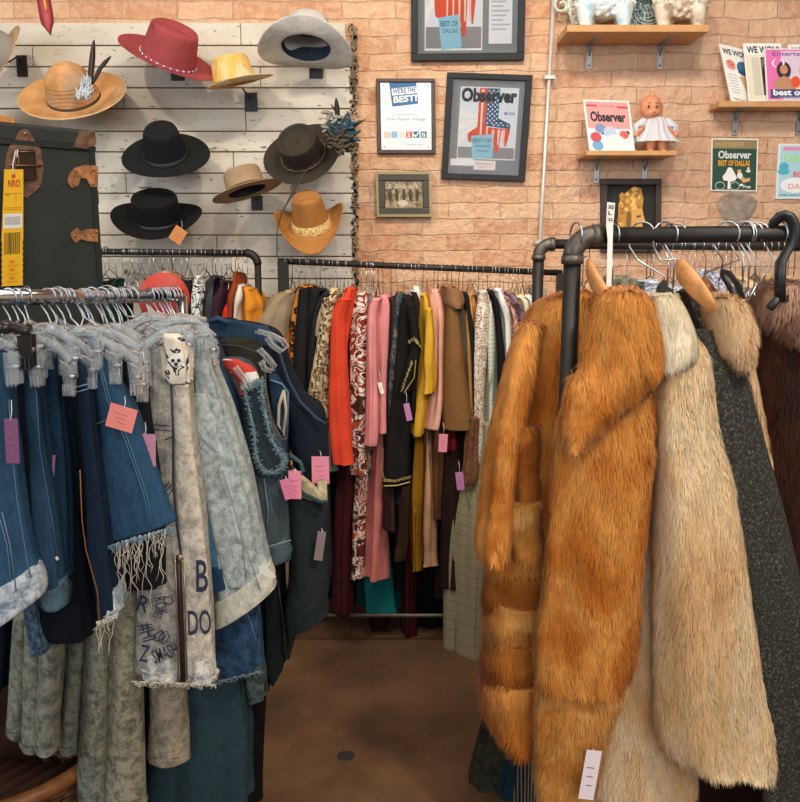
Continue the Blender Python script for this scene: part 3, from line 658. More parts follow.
def b2(r):
    r.slab(C_('eceae4'), .12, .12, .63, .90, .006, .0075); flagart(r, .13, -.35, .62, .88, .0078)
    r.poly(C_('8fc3d6'), [(.24, .60), (.42, .57), (.45, .87), (.27, .90)], .0104)
    r.text(C_('2e6076'), 'BEST OF', .26, .63, .41, .68, .0108, .02); r.text(C_('2e6076'), 'DALLAS', .28, .70, .41, .74, .0108, .01)
    r.slab(C_('e6e7ea'), .685, .1, .89, .84, .006, .0075)
    for k in range(11): r.slab(C_('b9bcc4'), .71, .28+.042*k, .87-.03*(k % 3), .295+.042*k, .0075, .0079)
    r.text(C_('8b94ac'), 'Dolly Python', .71, .16, .865, .20, .008, .01)
framed('large dark frame cut by the top edge with flag picture and a white letter', (411, -48), (526, -49), (411, 62), b2, .06, .07)
# plaque
def b3(r):
    r.slab(C_('e9ebee'), .07, .055, .93, .945, .006, .010)
    r.poly(C_('3d6f9c'), [(.22, .055), (.68, .055), (.71, .33), (.27, .37)], .0102)
    r.poly(C_('f0f2f4'), [(.26, .135), (.68, .10), (.69, .19), (.27, .225)], .0106); r.text(C_('3d6f9c'), "WE'RE THE", .28, .135, .67, .205, .011, .03, skew=-.03)
    r.text(C_('f0f2f4'), 'BEST!', .29, .235, .69, .325, .0108, .035, skew=-.03)
    r.text(C_('9aa0a6'), 'A Neighborhood Favorite', .30, .46, .70, .485, .0104); r.text(C_('7c828a'), 'Dolly Python Vintage', .17, .515, .83, .565, .0104, .005)
    for k, c in enumerate(['e6c2b4', '8fb9d4', 'd9d4c8', 'd35245', '2d6f9c', '2f8476']):
        r.slab(C_(c), .12+.125*k, .70, .225+.125*k, .785, .010, .0104)
    r.text(C_('f4f4f4'), '2', .51, .71, .57, .77, .0108, .02); r.poly(C_('f4f4f4'), [(.63, .73), (.66, .755), (.715, .70), (.72, .72), (.66, .78), (.62, .75)], .0108)
    r.text(C_('f4f4f4'), 'n', .77, .72, .82, .775, .0108, .02)
    r.text(C_('9aa0a6'), 'merchants circle', .50, .865, .78, .885, .0104)
    for a, b in ((.12, .09), (.88, .09), (.12, .91), (.88, .91)): r.ell(C_('8b8f94'), a, b, .012, .01, .0104, 8)
framed('white award plaque with blue banner reading WE\'RE THE BEST on dark wood', (376, 79), (435, 79), (377.5, 154), b3, .06, .05, fm=plain('46332a', .45, var=.15), mat_=plain('46332a', .5), depth=.016, name='award_plaque', cat='plaque', glass=False)
# little old photograph
def b4(r):
    m, nt, b = newmat('old_photo'); n = noise(nt, coords(nt), 45, 5, .6, .6)
    nt.links.new(ramp(nt, n, [(.35, '6b5a3c'), (.5, 'b49b6a'), (.62, 'ddcfa6')]), b.inputs[0])
    r.slab(m, .16, .2, .85, .81, .006, .008)
    for a in (.25, .37, .5, .62, .74):
        r.ell(C_('5c4c34'), a, .5, .035, .16, .0084); r.ell(C_('d9c8a0'), a, .33, .022, .045, .0088)
    r.ell(C_('f0e6cc'), .48, .69, .09, .07, .0092)
    r.border(plain('8f7d58', .4, .5), .045, .06, .024, .027)
framed('small old sepia group photo in a deep dark frame with thin gold edge', (375.5, 172), (431, 172), (377, 217), b4, .16, .20, fm=plain('3a3323', .4, .2), mat_=plain('3a3323', .6), depth=.024)
# dark painting of a golden head
def b5(r):
    r.slab(plain('222423', .8), .1, .1, .9, .92, .006, .008)
    hair = [(.30, .42), (.33, .25), (.45, .17), (.56, .10), (.68, .13), (.72, .28), (.70, .40), (.72, .52), (.70, .60), (.71, .68), (.66, .78), (.60, .86), (.45, .88), (.34, .85), (.29, .62)]
    r.poly(C_('c08a3c'), hair, .0086)
    q_ = random.Random(6)
    for k in range(46):
        a_ = q_.uniform(.32, .66); b_ = q_.uniform(.12, .42) if q_.random() < .7 else q_.uniform(.4, .8)
        if b_ > .45: a_ = q_.uniform(.30, .40)
        r.ell(C_(q_.choice(['e0ad58', 'c98f3e', 'a87430', 'e9bd6c'])), a_, b_, .035, .030, .0094+.0001*k*.1, 9)
    r.poly(C_('d9a458'), [(.52, .42), (.70, .40), (.72, .50), (.75, .57), (.70, .60), (.71, .66), (.68, .70), (.66, .78), (.58, .82), (.50, .74)], .0102)
    r.poly(C_('7d5c34'), [(.44, .46), (.50, .44), (.52, .5), (.51, .66), (.47, .74), (.43, .6)], .0104)
    r.poly(C_('6a4520'), [(.60, .5), (.68, .49), (.67, .52), (.61, .53)], .0108); r.poly(C_('8c4a28'), [(.62, .69), (.69, .68), (.66, .71)], .0108)
    r.poly(C_('a04a30'), [(.6, .84), (.78, .80), (.85, .86), (.62, .9)], .0092)
framed('dark carved wood frame with a golden head on black behind the black rail', (600, 179), (660, 179), (600, 252), b5, .10, .085, fm=plain('3b2c28', .6, var=.3, scale=60), mat_=plain('222423', .8), depth=.03, glass=False)
# covers pinned to the brick
def flatposter(label, tl, tr, bl, f, th=.006, edge='e6e2d6'):
    p = Panel(tl, tr, bl, WY-.002); p.slab(C_(edge), h1=th); f(p, th)
    t = p.build('cover_plaque'); tag(t, label, 'poster'); return t
def f1(p, h):
    p.slab(C_('22493a'), .03, .025, .97, .975, h, h+.0004); p.slab(C_('8c7d5c'), .03, .03, .97, .19, h, h+.0007); p.text(C_('c9a45a'), 'DALLAS OBSERVER', .08, .07, .70, .15, h+.001, .01)
    p.text(C_('d3dbd8'), 'Observer', .15, .23, .85, .38, h+.001, .03); p.text(C_('e0a023'), 'BEST OF DALLAS', .15, .41, .83, .52, h+.001, .03)
    p.poly(C_('eceae4'), [(.36, .55), (.44, .55), (.5, .64), (.56, .74), (.52, .80), (.42, .82), (.42, .96), (.36, .96), (.37, .81), (.27, .79), (.25, .72), (.33, .63)], h+.001)
    for cu in (.2, .52):
        p.ell(C_('b8c2bc'), cu, .90, .105, .08, h+.0011, 22); p.ell(C_('22493a'), cu, .90, .09, .066, h+.0014, 22)
    p.poly(C_('d9a77c'), [(.56, .6), (.64, .58), (.66, .7), (.74, .76), (.84, .74), (.84, .8), (.7, .84), (.6, .74)], h+.001); p.ell(C_('e8e6e0'), .62, .7, .06, .06, h+.0013)
    p.ell(C_('e8e6e0'), .80, .61, .05, .03, h+.001); p.poly(C_('e8e6e0'), [(.78, .54), (.82, .54), (.83, .6), (.77, .6)], h+.001)
    p.text(C_('e8e6e0'), 'Free', .70, .88, .86, .94, h+.001, .02); p.ell(C_('e8e6e0'), .66, .88, .04, .025, h+.001)
flatposter('dark green magazine cover plaque with white figure on bicycle on the brick wall', (711, 138.5), (758, 139), (710, 191), f1)
def f2(p, h):
    p.slab(C_('a9d4e2'), .04, .03, .96, .97, h, h+.0004); p.slab(C_('e58ab4'), .10, .06, .96, .12, h, h+.0007); p.text(C_('a8dc78'), 'Observer', .12, .19, .90, .32, h+.001, .03)
    p.ell(C_('4fb0c8'), .12, .42, .09, .09, h+.0008); p.ell(C_('4fb0c8'), .12, .5, .11, .06, h+.0009); p.text(C_('e0454a'), 'BEST OF', .30, .5, .80, .6, h+.001, .02)
    p.ell(C_('e9f0f4'), .35, .75, .28, .14, h+.0008); p.text(C_('e98a98'), 'DALLAS', .22, .72, .78, .82, h+.0012, .01); p.text(INK, 'Dallas music venues', .06, .91, .6, .94, h+.001)
flatposter('pastel blue magazine cover plaque with green title at the right edge of the wall', (778, 144), (832, 144), (775, 199), f2, edge='dfe6ea')

# ------------------------------------------------------------------ wall shelves
def shelf(label, x0, x1, yt, yb, brs, depth=.24, sy=1):
    a = P(x0, yb, WY-depth); b = P(x1, yb, WY-depth); th = P(x0, yt, WY-depth).z-a.z; zt = a.z+th
    t = thing('wall_shelf', label, 'shelf', ((a.x+b.x)/2, WY-depth/2, a.z))
    o = obj('board', G().bx(a.x, b.x, WY-depth, WY-.004, a.z, zt), plain('c9965f', .5, var=.06, scale=12), t, smooth=False); bevel(o, .003)
    for bx_ in brs:
        X = P(bx_, yb, WY).x; g = G().bx(X-.011, X+.011, WY-.0065, WY-.002, a.z-.10, a.z).bx(X-.011, X+.011, WY-.16, WY-.002, a.z-.004, a.z)
        g.tube([(X, WY-.008, a.z-.045), (X, WY-.05, a.z-.004)], .004, 6)
        o = obj('bracket', g, plain('8f9698', .4, .6), t, smooth=False)
        obj('screw', G().lathe([(.0, -.0095), (.004, -.009), (.004, -.006)], (X, WY, a.z-.03), Matrix.Rotation(pi/2, 3, 'X') @ Matrix.Rotation(pi, 3, 'X'), 8).ball((X, WY-.0075, a.z-.085), .004), plain('33363a', .4, .5), o)
    return zt
z1 = shelf('long light wood shelf at the top carrying two white china animals', 567, 709, 24.5, 32, (590, 661))
z2 = shelf('short light wood shelf carrying a pink magazine and a baby doll', 586, 677, 150.5, 155.5, (597, 645), .20)
z3 = shelf('light wood shelf at the right carrying magazines that read WE WON', 719, 860, 101, 107, (736, 800), .13)
# magazines on shelves
def magazine(label, tl, tr, bl, Y, f, yaw=0, lean=.02, zb=None):
    p = Panel(tl, tr, bl, Y, lean, yaw)
    if zb is not None: dz = zb-p.pt(0, 1).z; p.o.z += dz+.0015
    p.slab(PAPER, h0=-.003, h1=.001); f(p, .001)
    t = p.build('magazine'); tag(t, label, 'magazine'); return t
def m1(p, h):
    p.slab(C_('e79d9a'), .04, .03, .96, .55, h, h+.0004); p.slab(C_('d9e0ea'), .04, .5, .96, .96, h, h+.0003)
    p.text(C_('29303c'), 'Observer', .11, .22, .88, .42, h+.001, .045); p.slab(C_('c8474a'), .04, .09, .28, .13, h, h+.0009); p.slab(C_('c8474a'), .72, .11, .96, .15, h, h+.0009)
    for a, b, r_, c in ((.3, .55, .12, '8091b8'), (.18, .72, .12, 'c94f57'), (.5, .62, .14, 'b9c7dc'), (.8, .66, .1, 'd3655c'), (.88, .62, .05, '31363e'), (.2, .88, .12, '6ea3cc'), (.6, .85, .24, 'ece8e2'), (.35, .62, .06, '3d4f70')): p.ell(C_(c), a, b, r_, r_*.8, h+.0008+.0002*r_*10)
    p.text(C_('b8606a'), 'DALLAS', .35, .09, .65, .13, h+.001)
magazine('pink Observer magazine leaning on the short shelf beside the doll', (583, 97.5), (629, 99), (588, 150), WY-.12, m1, lean=.03, zb=z2)
def m2(p, h):
    p.text(INK, 'WE WON!', .07, .06, 1.0, .16, h+.001, .03); p.ell(C_('e39a8c'), .28, .33, .17, .09, h+.0004); p.text(C_('c83c36'), 'TH', .17, .27, .38, .38, h+.001, .03)
    p.ell(C_('2f6a8c'), .72, .36, .24, .13, h+.0006); p.poly(C_('2f6a8c'), [(.5, .45), (.95, .45), (.95, .4), (.5, .4)], h+.0006); p.poly(C_('caa572'), [(.5, .5), (.9, .5), (.95, .92), (.75, .92)], h+.0006); p.ell(C_('9aa58a'), .85, .6, .1, .15, h+.0008)
    for k in range(7): p.slab(C_('9fa6ac'), .1, .5+.05*k, .4, .512+.05*k, h, h+.0004)
    p.text(INK, 'THE BEST OF DALLAS', .1, .91, .6, .935, h+.001)
magazine('leftmost magazine reading WE WON, turned away on the right shelf', (719, 40), (748, 46), (729, 100), WY-.055, m2, yaw=.12, lean=.03, zb=z3)
def m3(p, h):
    p.slab(C_('dfd8c2'), .03, .2, .97, .97, h, h+.0003); p.text(INK, 'WE WON!', .08, .05, .93, .17, h+.001, .03); p.slab(C_('c9c4b0'), .18, .24, .38, .9, h, h+.0007); p.slab(C_('4f3d44'), .42, .24, .90, .9, h, h+.0006)
    p.ell(C_('8c6b78'), .5, .36, .06, .1, h+.001); p.ell(C_('241a20'), .52, .55, .09, .2, h+.001)
magazine('cream magazine reading WE WON behind the pink magazine', (743, 41), (781, 41), (746, 100), WY-.085, m3, lean=.03, zb=z3)
def m4(p, h): p.slab(C_('b7cfdc'), .05, .2, .95, .95, h, h+.0003); p.text(INK, 'WE WON!', .08, .05, .93, .17, h+.001, .03)
magazine('pale blue magazine reading WE WON standing behind the pink magazine at right', (788, 41), (828, 41), (789, 100), WY-.055, m4, lean=.03, zb=z3)
def m5(p, h):
    p.slab(C_('e06fb0'), .02, .02, .98, .98, h, h+.0004); p.slab(C_('d8c6dc'), .25, .05, .98, .98, h, h+.0006); p.text(C_('7a4f8c'), 'Entertainment', .12, .06, .95, .14, h+.001, .02); p.text(C_('eedbe8'), '( )', .1, .2, .3, .36, h+.001, .02)
    for a, hc, bc in ((.28, '33262c', 'b98a68'), (.62, 'd8b070', 'e9c9a0')):
        p.ell(C_(hc), a, .42, .11, .17, h+.0008); p.ell(C_('c08a68'), a, .4, .06, .09, h+.001); p.poly(C_(bc), [(a-.17, .78), (a-.14, .6), (a, .52), (a+.14, .6), (a+.17, .78)], h+.0012)
    p.ell(C_('e0502e'), .45, .64, .07, .11, h+.0013); p.slab(C_('424a78'), .06, .78, .98, .95, h, h+.0013); p.text(C_('f0f0f4'), 'best of dallas', .1, .78, .95, .90, h+.0017, .035); p.text(C_('d0d0d8'), 'THE READERS CHOICE', .18, .925, .85, .945, h+.0017)
magazine('bright pink magazine reading best of dallas in front on the right shelf', (764, 48), (830, 48), (765, 101), WY-.105, m5, lean=.02, zb=z3)
# ------------------------------------------------------------------ hats on the planks
def straw(c1, c2, grey=None):
    m, nt, b = newmat('straw'); v = coords(nt); wv = nd(nt, 'ShaderNodeTexWave'); wv.wave_type = 'RINGS'; wv.rings_direction = 'Z'
    wv.inputs['Scale'].default_value = 45; wv.inputs['Distortion'].default_value = 1.5; nt.links.new(v, wv.inputs['Vector'])
    n = noise(nt, v, 14, 4)
    c = ramp(nt, n, [(.35, c1), (.65, c2)]); c = mix(nt, .10, c, ramp(nt, wv.outputs[0], [(.2, shade(c1, .7)), (.8, c2)]))
    if grey: c = mix(nt, ramp(nt, noise(nt, v, 6, 3), [(.52, '000000'), (.62, 'b0b0b0')]), c, grey)
    nt.links.new(c, b.inputs[0]); b.inputs['Roughness'].default_value = .8; bump(nt, b, wv.outputs[0], .4, .003); return m
def hat(label, cx, cy, Lpx, m, wr=.82, cw=.5, cd=.46, ch=.36, taper=.85, dome=False, dent=.06, pinch=0, curl=0, end=0, tilt=.5, roll=0, yaw=0, band=None, bandh=.045, Y=3.74, rim=None, inner=None, cshift=0, curlp=1.6, tele=0):
    L = Lpx*pxm(Y)/2; W = L*wr; a = L*cw; b_ = L*cd; h = 2*L*ch; c = P(cx, cy, Y)
    M = Matrix.Rotation(roll, 3, 'Y') @ Matrix.Rotation(tilt, 3, 'X') @ Matrix.Rotation(yaw, 3, 'Z')
    n = 48; rings = []
    def ring(rx, ry, zf, sx=0):
        return [c+M @ Vector((rx*cos(t)+sx, ry*sin(t), zf(rx*cos(t), ry*sin(t), t))) for t in [2*pi*k/n for k in range(n)]]
    def ztop(x, y, t):
        q = (x/(a*taper))**2+(y/(b_*taper))**2
        z = h*(1-.10*q) if not dome else h*math.sqrt(max(.0, 1-.62*q))
        z -= tele*2*L*max(0, min(1, (.86-q)/.2))
        z -= dent*2*L*math.exp(-(y/(.38*b_))**2)*(1-.6*q)
        return z
    s = cshift*L
    for f in (.02, .25, .5, .72, .88, .97): rings.append(ring(a*taper*f, b_*taper*f, ztop, s))
    zt = [(p) for p in range(n)]
    edge = [ztop(a*taper*.97*cos(2*pi*k/n), b_*taper*.97*sin(2*pi*k/n), 0) for k in range(n)]
    for u in (.06, .2, .4, .6, .8, .94, 1.0):
        tt = taper+(1-taper)*u; rr_ = []
        for k in range(n):
            t = 2*pi*k/n; z = edge[k]*(1-u)
            pi_ = 1-pinch*math.exp(-((math.atan2(sin(t-pi*1.0), cos(t-pi*1.0))-.6)/.35)**2)*(1-u)-pinch*math.exp(-((math.atan2(sin(t-pi*1.0), cos(t-pi*1.0))+.6)/.35)**2)*(1-u)
            rr_.append(c+M @ Vector((a*tt*cos(t)*pi_+s*(1-0*u), b_*tt*sin(t)*pi_, z)))
        rings.append(rr_)
    def bz(sv):
        return lambda x, y, t: 2*L*(curl*sv**curlp*sin(t)**2+end*sv**curlp*cos(t)**2)-.002
    for sv in (.06, .2, .4, .6, .8, .93, 1.0):
        rings.append([c+M @ Vector(((a+(L-a)*sv)*cos(t)+s*(1-sv), (b_+(W-b_)*sv)*sin(t), bz(sv)(0, 0, t))) for t in [2*pi*k/n for k in range(n)]])
    t = thing('hat', label, 'hat', c)
    _off[t.name] = c
    g = G().loft(rings, False); g.add(rings[0], [tuple(range(n))])
    o = obj('crown_and_brim', g, m, t); sm = o.modifiers.new('thick', 'SOLIDIFY'); sm.thickness = .003
    if rim: obj('brim_binding', G().tube(rings[-1]+rings[-1][:1], .0028, 6, cap=False), rim, t)
    if band:
        hb = bandh*2*L; rr2 = []
        for z, e in ((.003, .0035), (.003+hb, .0035), (.003+hb, .0005), (.003, .0005)):
            k_ = taper+(1-taper)*(1-z/h); rr2.append([c+M @ Vector(((a*k_+e)*cos(q)+s, (b_*k_+e)*sin(q), z)) for q in [2*pi*k/n for k in range(n)]])
        obj('hat_band', G().loft(rr2+rr2[:1], False), band, t)
    if inner:
        rr2 = [[c+M @ Vector(((a-.003)*k_*cos(q)+s, (b_-.003)*k_*sin(q), z)) for q in [2*pi*k/n for k in range(n)]] for k_, z in ((1, -.002), (.97, h*.25), (.9, h*.7), (.6, h*.78), (.02, h*.74))]
        obj('lining', G().loft(rr2, False), inner, t)
    return t, M, c, L, h
def hatbracket(label, px, py, hx, hy, w=12, h=17, Yh=3.80):
    q = P(px, py, WY-.03); t = thing('hat_hook', label, 'hook', q)
    s = pxm(WY)
    o = obj('plate', G().obx(q, Matrix.Identity(3), w*s, .008, h*s), BLK, t, smooth=False); bevel(o, .002)
    e = P(hx, hy, Yh); obj('arm', G().tube([q+Vector((0, -.004, h*s*.2)), q+Vector((-.002, -.05, h*s*.3)), e.lerp(q, .3)+Vector((0, -.03, 0)), e], .0035, 6), BLK, t)
felt = lambda c: cloth(c, .06)
# large straw hat with feathers
tan = straw('b8824c', 'd6a469', '8d8780')
t, M, c, L, h = hat('large tan straw hat with two dark feathers and a white plume', 74, 99, 101, tan, .86, .49, .46, .35, .80, True, .0, 0, .05, .06, .68, -.03, 0, plain('4a3020', .7), .025, rim=plain('cdb48c', .8))
g = G()
def feather(g, a, b, w, Y, bend=0):
    A_, B_ = P(a[0], a[1], Y), P(b[0], b[1], Y-.01); d = B_-A_; sd = Vector((d.z, 0, -d.x)).normalized(); s = pxm(Y); rings = []
    for k in range(9):
        u = k/8; ww = w*s*max(.08, sin(pi*min(1, u*.85+.12))**.6)*.5; p = A_+d*u+sd*bend*s*sin(pi*u)
        rings.append([p-sd*ww, p+Vector((0, -.0015, 0)), p+sd*ww, p+Vector((0, .0012, 0))])
    g.loft(rings); return g
YFt = 3.60
obj('feather', feather(feather(G(), (90, 83), (94, 40), 6, YFt), (90, 84), (93, 42), 5, YFt-.004), plain('40302a', .6), t)
obj('feather', feather(feather(G(), (92, 84), (105, 60), 4, YFt), (97, 72), (111, 56), 4, YFt-.004), plain('33291f', .6), t)
def plume(cx_, cy_, dx, dy, n, Y, ln, m, parent, name, seed, w=2.2):
    g = G(); r = random.Random(seed)
    for k in range(n):
        a0 = (cx_+r.uniform(-1, 1)*dx, cy_+r.uniform(-1, 1)*dy); an = r.uniform(-.6, .6)-pi/2 if name == 'plume' else r.uniform(0, 2*pi)
        feather(g, a0, (a0[0]+cos(an)*ln*r.uniform(.5, 1), a0[1]+sin(an)*ln*r.uniform(.5, 1)), w, Y-r.uniform(0, .02), r.uniform(-2, 2))
    return obj(name, g, m, parent)
plume(86, 92, 3, 8, 60, 3.58, 13, plain('c9d0d6', .8), t, 'plume', 2, 2)
plume(83, 97, 5, 4, 40, 3.57, 8, plain('dfe3e6', .8), t, 'plume', 3, 2)
# red cowboy hat
t, M, c, L, h = hat('dusty red cowboy hat with white-studded band, topmost of the hats beside the straw ones', 167, 60, 96, felt('9a474a'), .70, .55, .44, .36, .84, False, .05, .12, .04, .03, .46, .42, 0, plain('8a3f5a', .6), .022, cshift=.02)
g = G()
for k in range(26):
    q = 2*pi*k/26+.05; kk = .985; g.ball(c+M @ Vector((L*.55*kk*cos(q)+.02*L+.004*cos(q), L*.44*kk*sin(q)+.004*sin(q), .008)), .0042, n=6, m=4)
obj('studs', g, plain('e6dfe6', .4), t)
hatbracket('black hat hook under the red hat', 177, 71, 174, 60)
t, M, c, L, h = hat('wide black felt fedora with round crown and broad brim', 166, 156, 85, felt('1d1f20'), .82, .50, .47, .38, .74, False, .08, .10, .02, .0, .72, 0, 0, plain('141516', .6), .05)
hatbracket('black hat hook hidden behind the round black fedora', 166, 140, 166, 145)
t, M, c, L, h = hat('black flat-crowned hat with curled brim and orange price tag, lowest left on planks', 158, 222, 88, felt('191a1b'), .84, .50, .45, .33, .97, False, .0, 0, .02, .12, .52, .03, 0, plain('111112', .5), .05, tele=.05)
pricetag(t, 178, 235, 13, 15, 3.55, plain('c9824a', .7), -.6, string=8, label='orange and white paper price tag')
hatbracket('black hat hook hidden behind the flat-crowned black hat', 158, 206, 158, 212)
t, M, c, L, h = hat('small pale yellow straw hat with thin brown band', 241, 83, 64, straw('e0b052', 'ecd08a', 'd9d2c4'), .75, .62, .50, .42, .86, False, .06, .12, .06, .02, .10, -.20, 0, plain('7a4a2c', .7), .06, cshift=-.18)
hatbracket('black hat hook under the pale yellow straw hat', 251, 102, 243, 88)
t, M, c, L, h = hat('light grey-white cowboy hat seen from below with navy lining', 306, 48, 90, felt('c3c0b9'), .80, .52, .40, .40, .80, False, .04, .1, .08, -.08, -.50, .06, 0, None, inner=plain('23303f', .6), Y=3.72)
hatbracket('black hat hook under the light grey-white cowboy hat', 316, 70, 305, 48, 13, 15)
# brown hat with feathers
t, M, c, L, h = hat('dark brown leather hat with braided band and teal feather spray', 304, 156, 78, plain('30281d', .85, var=.15, scale=30), .86, .50, .48, .36, .96, False, .0, 0, .03, .10, .98, -.36, 0, plain('2c2118', .5), .06, tele=.09)
obj('braid', G().tube([c+M @ Vector((L*.54*cos(q)+.003*cos(q), L*.485*sin(q)+.003*sin(q), .012+.003*sin(q*20))) for q in [2*pi*k/80 for k in range(81)]], .0035, 5, cap=False), plain('6b5638', .6, var=.2, scale=200), t)
plume(344, 133, 6, 8, 60, 3.60, 17, plain('2c4a58', .7, var=.3, scale=60), t, 'feather_spray', 5, 3.6)
plume(340, 142, 7, 7, 34, 3.59, 13, plain('453e30', .7, var=.3, scale=60), t, 'feather_spray', 6, 4)
plume(335, 122, 4, 10, 14, 3.60, 16, plain('8f887a', .6), t, 'feather_spray', 8, 4)
obj('feather', feather(feather(feather(G(), (338, 120), (336, 98), 5, 3.6), (340, 118), (331, 104), 2, 3.59), (343, 132), (366, 119), 2, 3.59), plain('24211f', .6), t)
hatbracket('black hat hook behind the dark brown feathered hat', 314, 169, 306, 158, 10, 12)
g = G(); cpts = [P(303, 172, 3.60), P(297, 184, 3.59), P(289, 199, 3.58), P(281, 214, 3.58), P(277, 230, 3.58), P(277, 256, 3.58)]
g.tube(cpts, .0022, 5); g.tube([p+Vector((.012*(1-i/5), 0, .005)) for i, p in enumerate(cpts[:4])]+[cpts[4]], .002, 5); obj('chin_cord', g, plain('3a342c', .7), t)
t, M, c, L, h = hat('tan fedora tipped to one side with grey underbrim', 247, 191, 70, felt('a48a6c'), .80, .54, .46, .33, .92, False, .03, 0, .0, .0, -.16, -.30, 0, plain('5e3f2c', .6), .06, inner=plain('20242a', .7))
hatbracket('black hat hook under the tan fedora', 257, 203, 248, 190, 11, 14)
t, M, c, L, h = hat('orange-tan cowboy hat with tall crown, curled brim and patterned band', 312, 228, 68, felt('a8743e'), 1.05, .56, .50, .56, .72, False, .10, .05, -.10, .30, .58, -.12, 0, floral(['cfae62', 'a87c3c', 'e3cd92', 'a87c3c'], 60), .14, curlp=2.2)
hatbracket('black hat hook hidden behind the orange-tan cowboy hat', 312, 212, 312, 218, 9, 12)
t, M, c, L, h = hat('beige hat with wide grey band cut off by the left edge', 5, 55, 60, straw('a98a5e', 'c7a878'), .95, .60, .58, .48, .85, True, 0, 0, .02, .02, .62, -1.0, 0, plain('8a8378', .8), .2)
hatbracket('black hat hook beside the beige hat at the left edge', 22, 66, 8, 62, 10, 19)
t, M, c, L, h = hat('small orange straw hat mostly hidden behind the green trunk', -18, 126, 62, straw('c07a34', 'dd9d54'), .8, .5, .5, .5, .85, True, 0, 0, .02, .02, .5, 0, 0, None)
hatbracket('black hat hook behind the small orange straw hat', -6, 112, -6, 118, 9, 12)
# red ribbon hanging at the top left
A_, B_ = P(35, -30, 2.6), P(52, 36, 2.6); sd = Vector((.022, 0, .004)); rings = []
for k in range(12):
    u = k/11; p = A_.lerp(B_, u)+Vector((0, .01*sin(u*5), 0)); wv_ = 1 if u < .8 else max(.04, (1-u)/.2)
    rings.append([p-sd*wv_*.9, p+Vector((0, -.002, 0)), p+sd*wv_*.9, p+Vector((0, .002, 0))])
g = G().loft(rings)
g2 = G().tube([A_.lerp(B_, k/8)+Vector((.004, -.004+.01*sin(k/8*5), 0)) for k in range(6)], .003, 5)
t = thing('ribbon', 'red pointed ribbon with yellow stripe hanging from above at top left', 'ribbon', B_); obj('ribbon_band', g, plain('9a2f33', .6), t); obj('stripe', g2, plain('d99c3c', .6), t)

# ------------------------------------------------------------------ doll and china animals
def tospace(px, py, Y): return P(px, py, Y)
YD = WY-.12; s = pxm(YD)
base = P(656, 147, YD); base.z = z2; dz = base.z-P(656, 147, YD).z
def D(x, y, d=0): p = P(x, y, YD-d); p.z += dz; return p
t = thing('doll', 'small bare-headed baby doll in a white tulle dress on the short shelf', 'doll', base); skin = plain('d9926a', .45)
g = G(); g.ball(D(651, 101.5), 10.3*s, 10*s, 11*s, 20, 14); g.ball(D(652, 107, .004), 9*s, 9*s, 6.5*s); g.ball(D(653, 89), 2.5*s, 2.5*s, 3.5*s)
g.ball(D(642, 104), 2*s, 1.5*s, 3*s); g.ball(D(661, 104), 2*s, 1.5*s, 3*s); g.ball(D(655, 105.5, 11*s), 1.2*s)
g.tube([D(654, 112), D(656, 120), D(657, 130), D(656, 136)], [4*s, 8*s, 9*s, 6*s], 14)
for sx in (-1, 1):
    g.tube([D(656+sx*5, 133), D(656.5+sx*5.5, 138), D(656.5+sx*6, 143), D(656.5+sx*6, 146)], [5*s, 4.6*s, 3.8*s, 3.2*s], 12); g.ball(D(656.5+sx*6.5, 145.6, .012), 3.2*s, 5*s, 2*s)
    g.tube([D(656+sx*7, 116), D(656+sx*14, 122, .01), D(656+sx*19, 128, .02)], [3.2*s, 3*s, 2.4*s], 10); g.ball(D(656+sx*20, 129, .02), 2.8*s)
obj('body', g, skin, t)
g = G(); [g.ball(D(x, 101, 9.6*s), 1.1*s, .7*s, 1.2*s) for x in (649, 657)]; obj('eyes', g, plain('2b2622', .3), t)
g = G(); g.tube([D(651.5, 109, 11*s), D(654.5, 110.3, 11.6*s), D(657.5, 109, 11*s)], .6*s, 6); obj('mouth', g, plain('b04a3c', .5), t)
g = G(); g.tube([D(648, 97.6, 11*s), D(650, 96.8, 11.2*s), D(652, 97.4, 11*s)], .35*s, 5); g.tube([D(656, 97.4, 11*s), D(658, 96.8, 11*s), D(660, 97.8, 10*s)], .35*s, 5); obj('eyebrows', g, plain('6b4630', .6), t)
def tulle():
    m, nt, b = newmat('tulle'); b.inputs[0].default_value = lin('dfe2ea'); b.inputs['Roughness'].default_value = .9; b.inputs['Alpha'].default_value = .8; return m
TU = tulle(); rings = []
for y, r_ in ((112, 7.5), (117, 11), (122, 12.5), (126, 13), (130, 16), (134, 19), (137, 21)):
    rings.append([D(656, y)+Vector((r_*s*cos(q)*(1+.07*sin(14*q)), r_*s*.75*sin(q)*(1+.07*sin(14*q)), 0)) for q in [2*pi*k/84 for k in range(84)]])
obj('dress', G().loft(rings, False), TU, t)
for sx in (-1, 1):
    g = G()
    for k in range(5): g.tube([D(656+sx*6, 115+k), D(656+sx*(13+k*1.5), 114+k*1.5, .008*k), D(656+sx*(21-k*.5), 120+k*2, .004*k), D(656+sx*(22-k), 131+k, .006*k), D(656+sx*(17-k*1.5), 136)], 1.8*s, 8)
    obj('tulle_sleeve', g, TU, t)
